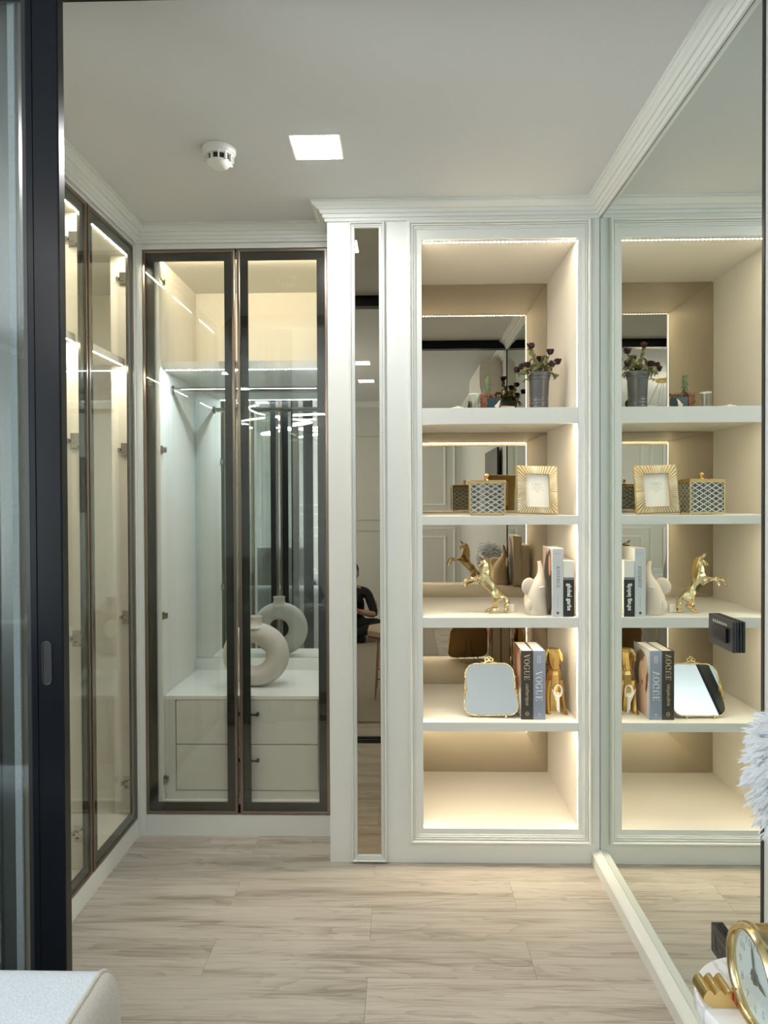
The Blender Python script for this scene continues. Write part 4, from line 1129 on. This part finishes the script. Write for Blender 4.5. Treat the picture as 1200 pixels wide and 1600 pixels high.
ck = thing('clock', 'brass drum desk clock with white dial on the marble table', 'clock', (.556, 1.142, .620))
R_ = .066; zc = .0885
obj('case', MB().lathe([(.070,.012),(.076,.018),(.076,.105),(.070,.112)], (0,0,zc), 48, 'x'), M_BRASS, ck, smooth=40)
obj('bezel', MB().lathe([(R_,.010),(R_,.002),(R_+.003,-.003),(R_+.009,-.004),(R_+.013,.002),(R_+.014,.010),(R_+.012,.016),(R_+.004,.0165)], (0,0,zc), 56, 'x'), M_GOLD, ck, smooth=50)
obj('dial', MB().lathe([(R_+.001,.009),(R_+.001,.0115)], (0,0,zc), 48, 'x'), M_DIAL, ck)
nb = MB()
for k, s_ in enumerate(['12','1','2','3','4','5','6','7','8','9','10','11']):
    a = PI/2-2*PI*k/12; rr_ = R_*.76
    # seen from -x: right-hand direction is -y
    g = font_mb(s_, .018, (.0086, -rr_*math.cos(a), zc+rr_*math.sin(a)-.0062), (0,-1,0), (0,0,1), (-1,0,0), .0003)
    nb.add(g.v, g.f)
obj('numerals', nb, M_INKL, ck)
hd = MB()
def hand(ang, L, w):
    s_ = len(hd.v); hd.prism([(-w,-.010),(w,-.010),(w*1.6,L*.6),(0,L),(-w*1.6,L*.6)], .0062, .0070, 'x')
    hd.xf(Matrix.Translation((0,0,zc)) @ Matrix.Rotation(ang,4,'X'), s_)
hand(math.radians(100), .036, .0022); hand(math.radians(-12), .052, .0016)
hd.lathe([(.005,.0045),(.005,.0085)], (0,0,zc), 14, 'x')
for k in range(8):
    a = PI*k/4; hd.ball((.0065,.009*math.cos(a),zc+.009*math.sin(a)), .0012,.0035,.0035,8)
obj('hands', hd, M_INK, ck)
obj('crystal', MB().lathe([(R_,.0035),(R_*.6,.001),(R_*.2,-.0002)], (0,0,zc), 40, 'x'), M_CLEAR, ck, smooth=60)
obj('plinth', MB().box(.004,.105,-.085,.085,.0005,.014), M_BRASS, ck, bevel=.003)
sc_ = MB(); 
for k in range(3):
    sc_.tube([(-.030+.0,.070-.0,.010+.0),(-.030,.070,.030)], .001, 4) if False else None
pr = []
for k in range(25):
    t_ = k/24; pr.append((-.050+.052*t_, .018+.0085*abs(math.sin(t_*3*PI))+.004))
pr2 = [(x, z) for x, z in pr]+[(.004,.0006),(-.036,.0006),(-.052,.014)]
sc_.prism(pr2, .052, .098, 'y')
obj('scroll_foot', sc_, M_BRASS, ck, smooth=50)
obj('tag', MB().box(-.0015,.0,.044,.050,.012,.040), M_REDTAG, ck)

fl = thing('feather_lamp', 'white feather-covered lamp on a brass stem at the right edge', 'lamp', (.703, 1.243, .620))
obj('base', MB().lathe([(.040,.0003),(.042,.004),(.040,.010),(.012,.014)], n=32), M_BRASS, fl, smooth=40)
obj('stem', MB().lathe([(.005,.0135),(.005,.30)], n=14), M_BRASS, fl, smooth=40)
fm = MB(); rf = random.Random(21)
for k in range(1150):
    z = rf.uniform(-1,1); a = rf.uniform(0,2*PI); q = math.sqrt(1-z*z)
    nrm = Vector((q*math.cos(a), q*math.sin(a), z))
    tdir = (nrm*.55+Vector((rf.uniform(-.3,.3),rf.uniform(-.3,.3),-.75+rf.uniform(-.25,.25)))).normalized()
    p0 = Vector((nrm.x*.062, nrm.y*.062, nrm.z*.108)); L = rf.uniform(.046,.062)
    side = tdir.cross(nrm)
    if side.length < .05: continue
    side.normalize(); out = side.cross(tdir)
    if out.dot(nrm) < 0: out = -out
    prev = p0
    for j in range(6):
        t_ = (j+1)/6; p = p0+tdir*(L*t_)+out*(.016*t_*t_)
        w_ = .013*math.sin(PI*(.12+.84*t_))
        for sg in (-1,1):
            e1 = p+side*sg*w_+tdir*.012+out*rf.uniform(-.004,.006)
            fm.add([prev, p, e1, prev+(e1-p)*.75], [(0,1,2),(0,2,3)])
        prev = p
for i, v in enumerate(fm.v):
    if v[0] > .088: fm.v[i] = (.088, v[1], v[2])
o = obj('feather_shade', fm, M_FEATHER, fl, fix=False, loc=(.014,0,.385)); o['kind'] = 'stuff'

# ================================================================== BEDROOM BEHIND THE VIEWER (seen in the mirrors)
obj_rug = obj('rug', MB().box(-1.95,.35,-2.45,1.085,.0005,.012), M_RUG, bevel=.004)
tag(obj_rug, 'taupe area rug on the bedroom floor seen in the narrow mirror', 'rug')
ac = thing('air_conditioner', 'white wall-hung air conditioner reflected above the top shelf', 'air conditioner', (.829, .64, 2.33))
pr = [(0,0),(-.13,.0),(-.165,.02),(-.178,.07),(-.180,.20),(-.172,.265),(-.145,.292),(0,.295)]
obj('body', MB().prism(pr, -.44, .44, 'y'), M_PLASTIC, ac, smooth=35)
obj('louvre', MB().box(-.150,-.06,-.40,.40,-.004,.0), M_BLACKP, ac); obj('vane', MB().box(-.145,-.10,-.39,.39,-.009,-.0045), M_PLASTIC, ac)
tv = thing('television', 'thin black television on the bedroom wall reflected behind the second shelf', 'television', (.829, .72, 1.63))
obj('screen', MB().box(-.045,-.025,-.42,.40,-.27,.27), M_TV, tv, bevel=.003)
obj('wall_mount', MB().box(-.0245,0,-.1,.1,-.1,.1), M_BLACKP, tv)
for k, (xx, yy) in enumerate(((-.345,-.45),(-.345,-1.40),(-1.7,-.45),(-1.7,-1.40))):
    downlight(xx, yy, .15, ['square bedroom ceiling light, upper of two in the narrow mirror','square bedroom ceiling light, lower of two in the narrow mirror','square bedroom ceiling light over the bed pillows','square bedroom ceiling light over the foot of the bed'][k], M_DOWNB, 'square bedroom ceiling lights')
# ring-arc chandelier
ch = thing('chandelier', 'chandelier of curved glowing light bars reflected in the wardrobe glass', 'chandelier', (-1.05, -.25, H))
for k, (rad, zz, a0, a1, tl) in enumerate(((.42,-.46,.3,3.6,.10),(.32,-.40,2.2,5.6,-.12),(.24,-.52,4.2,7.4,.16))):
    pts = []
    for i in range(28):
        a = a0+(a1-a0)*i/27; pts.append((rad*math.cos(a), rad*math.sin(a), zz+tl*rad*math.cos(a+.6)))
    o = obj('light_bar', MB().tube(pts, .009, 8), M_CHAND, ch)
    for i in (3,24): obj('suspension_wire', MB().tube([pts[i], (pts[i][0]*.2, pts[i][1]*.2, -.012)], .0012, 5), M_BLACKP, o)
obj('canopy', MB().lathe([(.08,-.025),(.085,-.02),(.085,-.001)], n=28), M_GOLDSAT, ch, smooth=40)
# bed
bd = thing('bed', 'upholstered bed with patterned duvet glimpsed in the mirrors', 'bed', (-1.72, -.75, 0))
obj('bed_frame', MB().box(-.85,.80,-1.05,.90,.04,.34), M_BEDF, bd, bevel=.02)
obj('mattress', MB().box(-.80,.76,-1.02,.86,.342,.56), M_BED, bd, bevel=.05)
dv = MB(); nx, ny = 26, 26
for j in range(ny):
    for i in range(nx):
        x = -.86+1.70*i/(nx-1); y_ = -1.07+1.30*j/(ny-1)
        ed = min(x+.86, .84-x, y_+1.07)
        z = .575+.02*math.sin(9*x+3*math.sin(7*y_))+.015*math.sin(13*y_+5*x)
        if ed < .06: z -= (.06-ed)*3.0
        dv.v.append((x,y_,z))
for j in range(ny-1):
    for i in range(nx-1): dv.f.append((j*nx+i,j*nx+i+1,(j+1)*nx+i+1,(j+1)*nx+i)); dv.mi.append(0)
o = obj('duvet', dv, M_DUVET, bd, smooth=80); md = o.modifiers.new('thick','SOLIDIFY'); md.thickness = .03; md.offset = 1
obj('headboard', MB().box(-.85,.80,.905,.99,.04,1.0), M_BEDF, bd, bevel=.03)
def pillow(x, y_, z, w, h, rx, label, mt, rz=0.):
    n = 14; vs = []; fs = []
    for s_ in (-1,1):
        for j in range(n):
            for i in range(n):
                u = -1+2*i/(n-1); v = -1+2*j/(n-1)
                t_ = (max(0,1-u**4)*max(0,1-v**4))**.6
                vs.append((u*w/2*(1-.06*v*v), s_*.085*t_+.006*math.sin(5*u+3*v), v*h/2*(1-.06*u*u)))
    for q in (0,1):
        for j in range(n-1):
            for i in range(n-1): fs.append(tuple(q*n*n+k for k in (j*n+i,j*n+i+1,(j+1)*n+i+1,(j+1)*n+i)))
    o = obj('pillow', MB().add(vs, fs), mt, smooth=80, loc=(x,y_,z), rot=(rx,0,rz), fix=False)
    bm = bmesh.new(); bm.from_mesh(o.data); bmesh.ops.remove_doubles(bm, verts=bm.verts, dist=.0004); bmesh.ops.recalc_face_normals(bm, faces=bm.faces); bm.to_mesh(o.data); bm.free()
    return tag(o, label, 'pillow', 'pillows on the bed')
pillow(-1.28,-.02,.80,.64,.44,-.35,'plump white pillow on the bed, nearest the sliding door opening',M_BED)
pillow(-2.10,-.02,.80,.64,.44,-.35,'plump white pillow on the bed, nearest the window',M_BED)
pillow(-1.55,-.22,.77,.46,.36,-.45,'grey patterned cushion leaning on the bed pillows',M_DUVET,.1)
# curtains at the window
def curtain(y0, y1, label):
    mb = MB(); n = 70
    for i in range(n):
        t_ = i/(n-1); y_ = y0+(y1-y0)*t_; x = -2.90+.035*math.sin(t_*(y1-y0)*62)
        mb.v += [(x,y_,.03),(x,y_,2.56)]
    for i in range(n-1): mb.f.append((2*i,2*i+2,2*i+3,2*i+1)); mb.mi.append(0)
    o = obj('curtain', mb, M_CURT, smooth=80); md = o.modifiers.new('thick','SOLIDIFY'); md.thickness = .004
    tag(o, label, 'curtain', 'bedroom window curtains')
curtain(-2.5,-1.9,'grey pleated curtain drawn to the far side of the bedroom window'); curtain(.25,.8,'grey pleated curtain drawn to the near side of the bedroom window')
rod = obj('curtain_rail', MB().box(-2.995,-2.87,-2.6,.9,2.565,2.59), M_WHITE); tag(rod, 'white curtain rail over the bedroom window', 'rail')
# stool
so = thing('stool', 'octagonal beige stool on thin rose gold legs seen in the narrow mirror', 'stool', (-.03, .42, 0))
oc = [(.24*math.cos(PI/8+k*PI/4), .24*math.sin(PI/8+k*PI/4)) for k in range(8)]
obj('seat', MB().prism(oc, .46, .515, 'z'), M_STOOLF, so, bevel=.012)
obj('seat_rim', MB().prism([(a*1.01,b_*1.01) for a,b_ in oc], .450, .4595, 'z'), M_ROSEGOLD, so)
for k in range(4):
    a = PI/4+k*PI/2; obj('leg', MB().tube([(.21*math.cos(a)*1.1,.21*math.sin(a)*1.1,.0125),(.20*math.cos(a),.20*math.sin(a),.4495)], .006, 8), M_ROSEGOLD, so)
obj('stretcher', MB().tube([(.221*math.cos(PI/4+k*PI/2),.221*math.sin(PI/4+k*PI/2),.16) for k in range(4)], .005, 8, closed=True), M_ROSEGOLD, so)

# ================================================================== PERSON, crouching on the bedroom floor
pp = thing('person', 'crouching person in black short-sleeved shirt and trousers reflected in the narrow mirror', 'person', (-.53, -1.75, .012))
V = []; E_ = []; Rr = []
def bn(x, y_, z, r_, par=None):
    V.append((x,y_,z)); Rr.append(r_)
    if par is not None: E_.append((par, len(V)-1))
    return len(V)-1
pv = bn(0,-.10,.125,(.155,.11)); wa = bn(0,-.07,.26,(.14,.10),pv); cs = bn(0,-.02,.40,(.155,.105),wa); us = bn(0,.01,.505,(.11,.08),cs); ne = bn(0,.025,.565,.052,us); bn(0,.045,.62,.05,ne)
for s_ in (-1,1):
    sh = bn(s_*.17,.005,.50,.062,us); el_ = bn(s_*.255,.08,.27,.045,sh); wr_ = bn(s_*.105,.285,.335,.029,el_); hnD = bn(s_*.055,.335,.345,(.034,.016),wr_)
    for k, (dx, dz, L) in enumerate(((.0,.030,.052),(.0,.012,.060),(.0,-.006,.056),(.0,-.022,.044))):
        a = bn(s_*.045, .352, .345+dz, .0085, hnD); c_ = bn(s_*.022, .352+L*.55, .345+dz, .008, a); bn(-s_*.004, .352+L*.62, .345+dz-.002, .0070, c_)
    th_ = bn(s_*.085,.345,.372,.0095,wr_); bn(s_*.058,.378,.388,.0085,th_)
    hp_ = bn(s_*.10,-.05,.125,.095,pv); kn = bn(s_*.32,.22,.20,.068,hp_); an = bn(-s_*.06,.30+.03*s_,.062,.042,kn); bn(-s_*.17,.32+.03*s_,.048,.036,an)
me = skinned(V, E_, Rr, 1, root=0)
me.materials.clear()
o = mesh_obj('body', me, M_CLOTHB, pp); me.materials.append(M_SKIN); me.materials.append(M_BLACKP)
for p in me.polygons:
    c = p.center
    if (c.z > .25 and c.z < .42 and c.y > .125) or (c.z > .555): p.material_index = 1
zmin = min(v.co.z for v in me.vertices); o.location.z = -zmin
hb = MB(); hb.loft([(0,.062,.600,.030,.034),(0,.060,.625,.054,.066),(0,.052,.665,.068,.084),(0,.045,.705,.074,.092),(0,.038,.745,.073,.092),(0,.030,.785,.062,.080),(0,.026,.812,.036,.05),(0,.025,.822,.010,.014)], 20)
hb.loft([(0,.148,.668,.012,.010),(0,.150,.678,.014,.016),(0,.140,.705,.008,.012),(0,.128,.722,.006,.008)], 10)
for s_ in (-1,1):
    hb.ball((s_*.076,.035,.70), .010,.018,.030, 10)
hd_ = obj('head', hb, M_SKIN, pp, smooth=70, loc=(0,0,-zmin))
ey = MB()
for s_ in (-1,1): ey.ball((s_*.028,.122,.716), .011,.010,.007, 10)
obj('eye', ey, M_INK, hd_)
obj('mouth', MB().ball((0,.136,.645), .020,.008,.005, 10), M_REDTAG, hd_)
obj('hair', MB().loft([(0,.0,.655,.066,.070),(0,.012,.70,.080,.086),(0,.016,.745,.081,.098),(0,.022,.79,.070,.090),(0,.024,.825,.042,.056),(0,.024,.836,.012,.016)], 18), M_HAIR, hd_, smooth=70)
obj('sleeve_emblem', MB().box(-.002,.002,-.022,.022,-.024,.024), M_REDTAG, pp, loc=(.268,.030,.385-zmin), rot=(.3,-.3,0))
ph = obj('phone', MB().box(-.036,.036,-.004,.004,-.075,.075), M_BLACKP, bevel=.004, loc=(-.53,-1.340,.372-zmin), rot=(.35,0,0))
tag(ph, 'black phone held in both hands of the crouching person', 'phone')
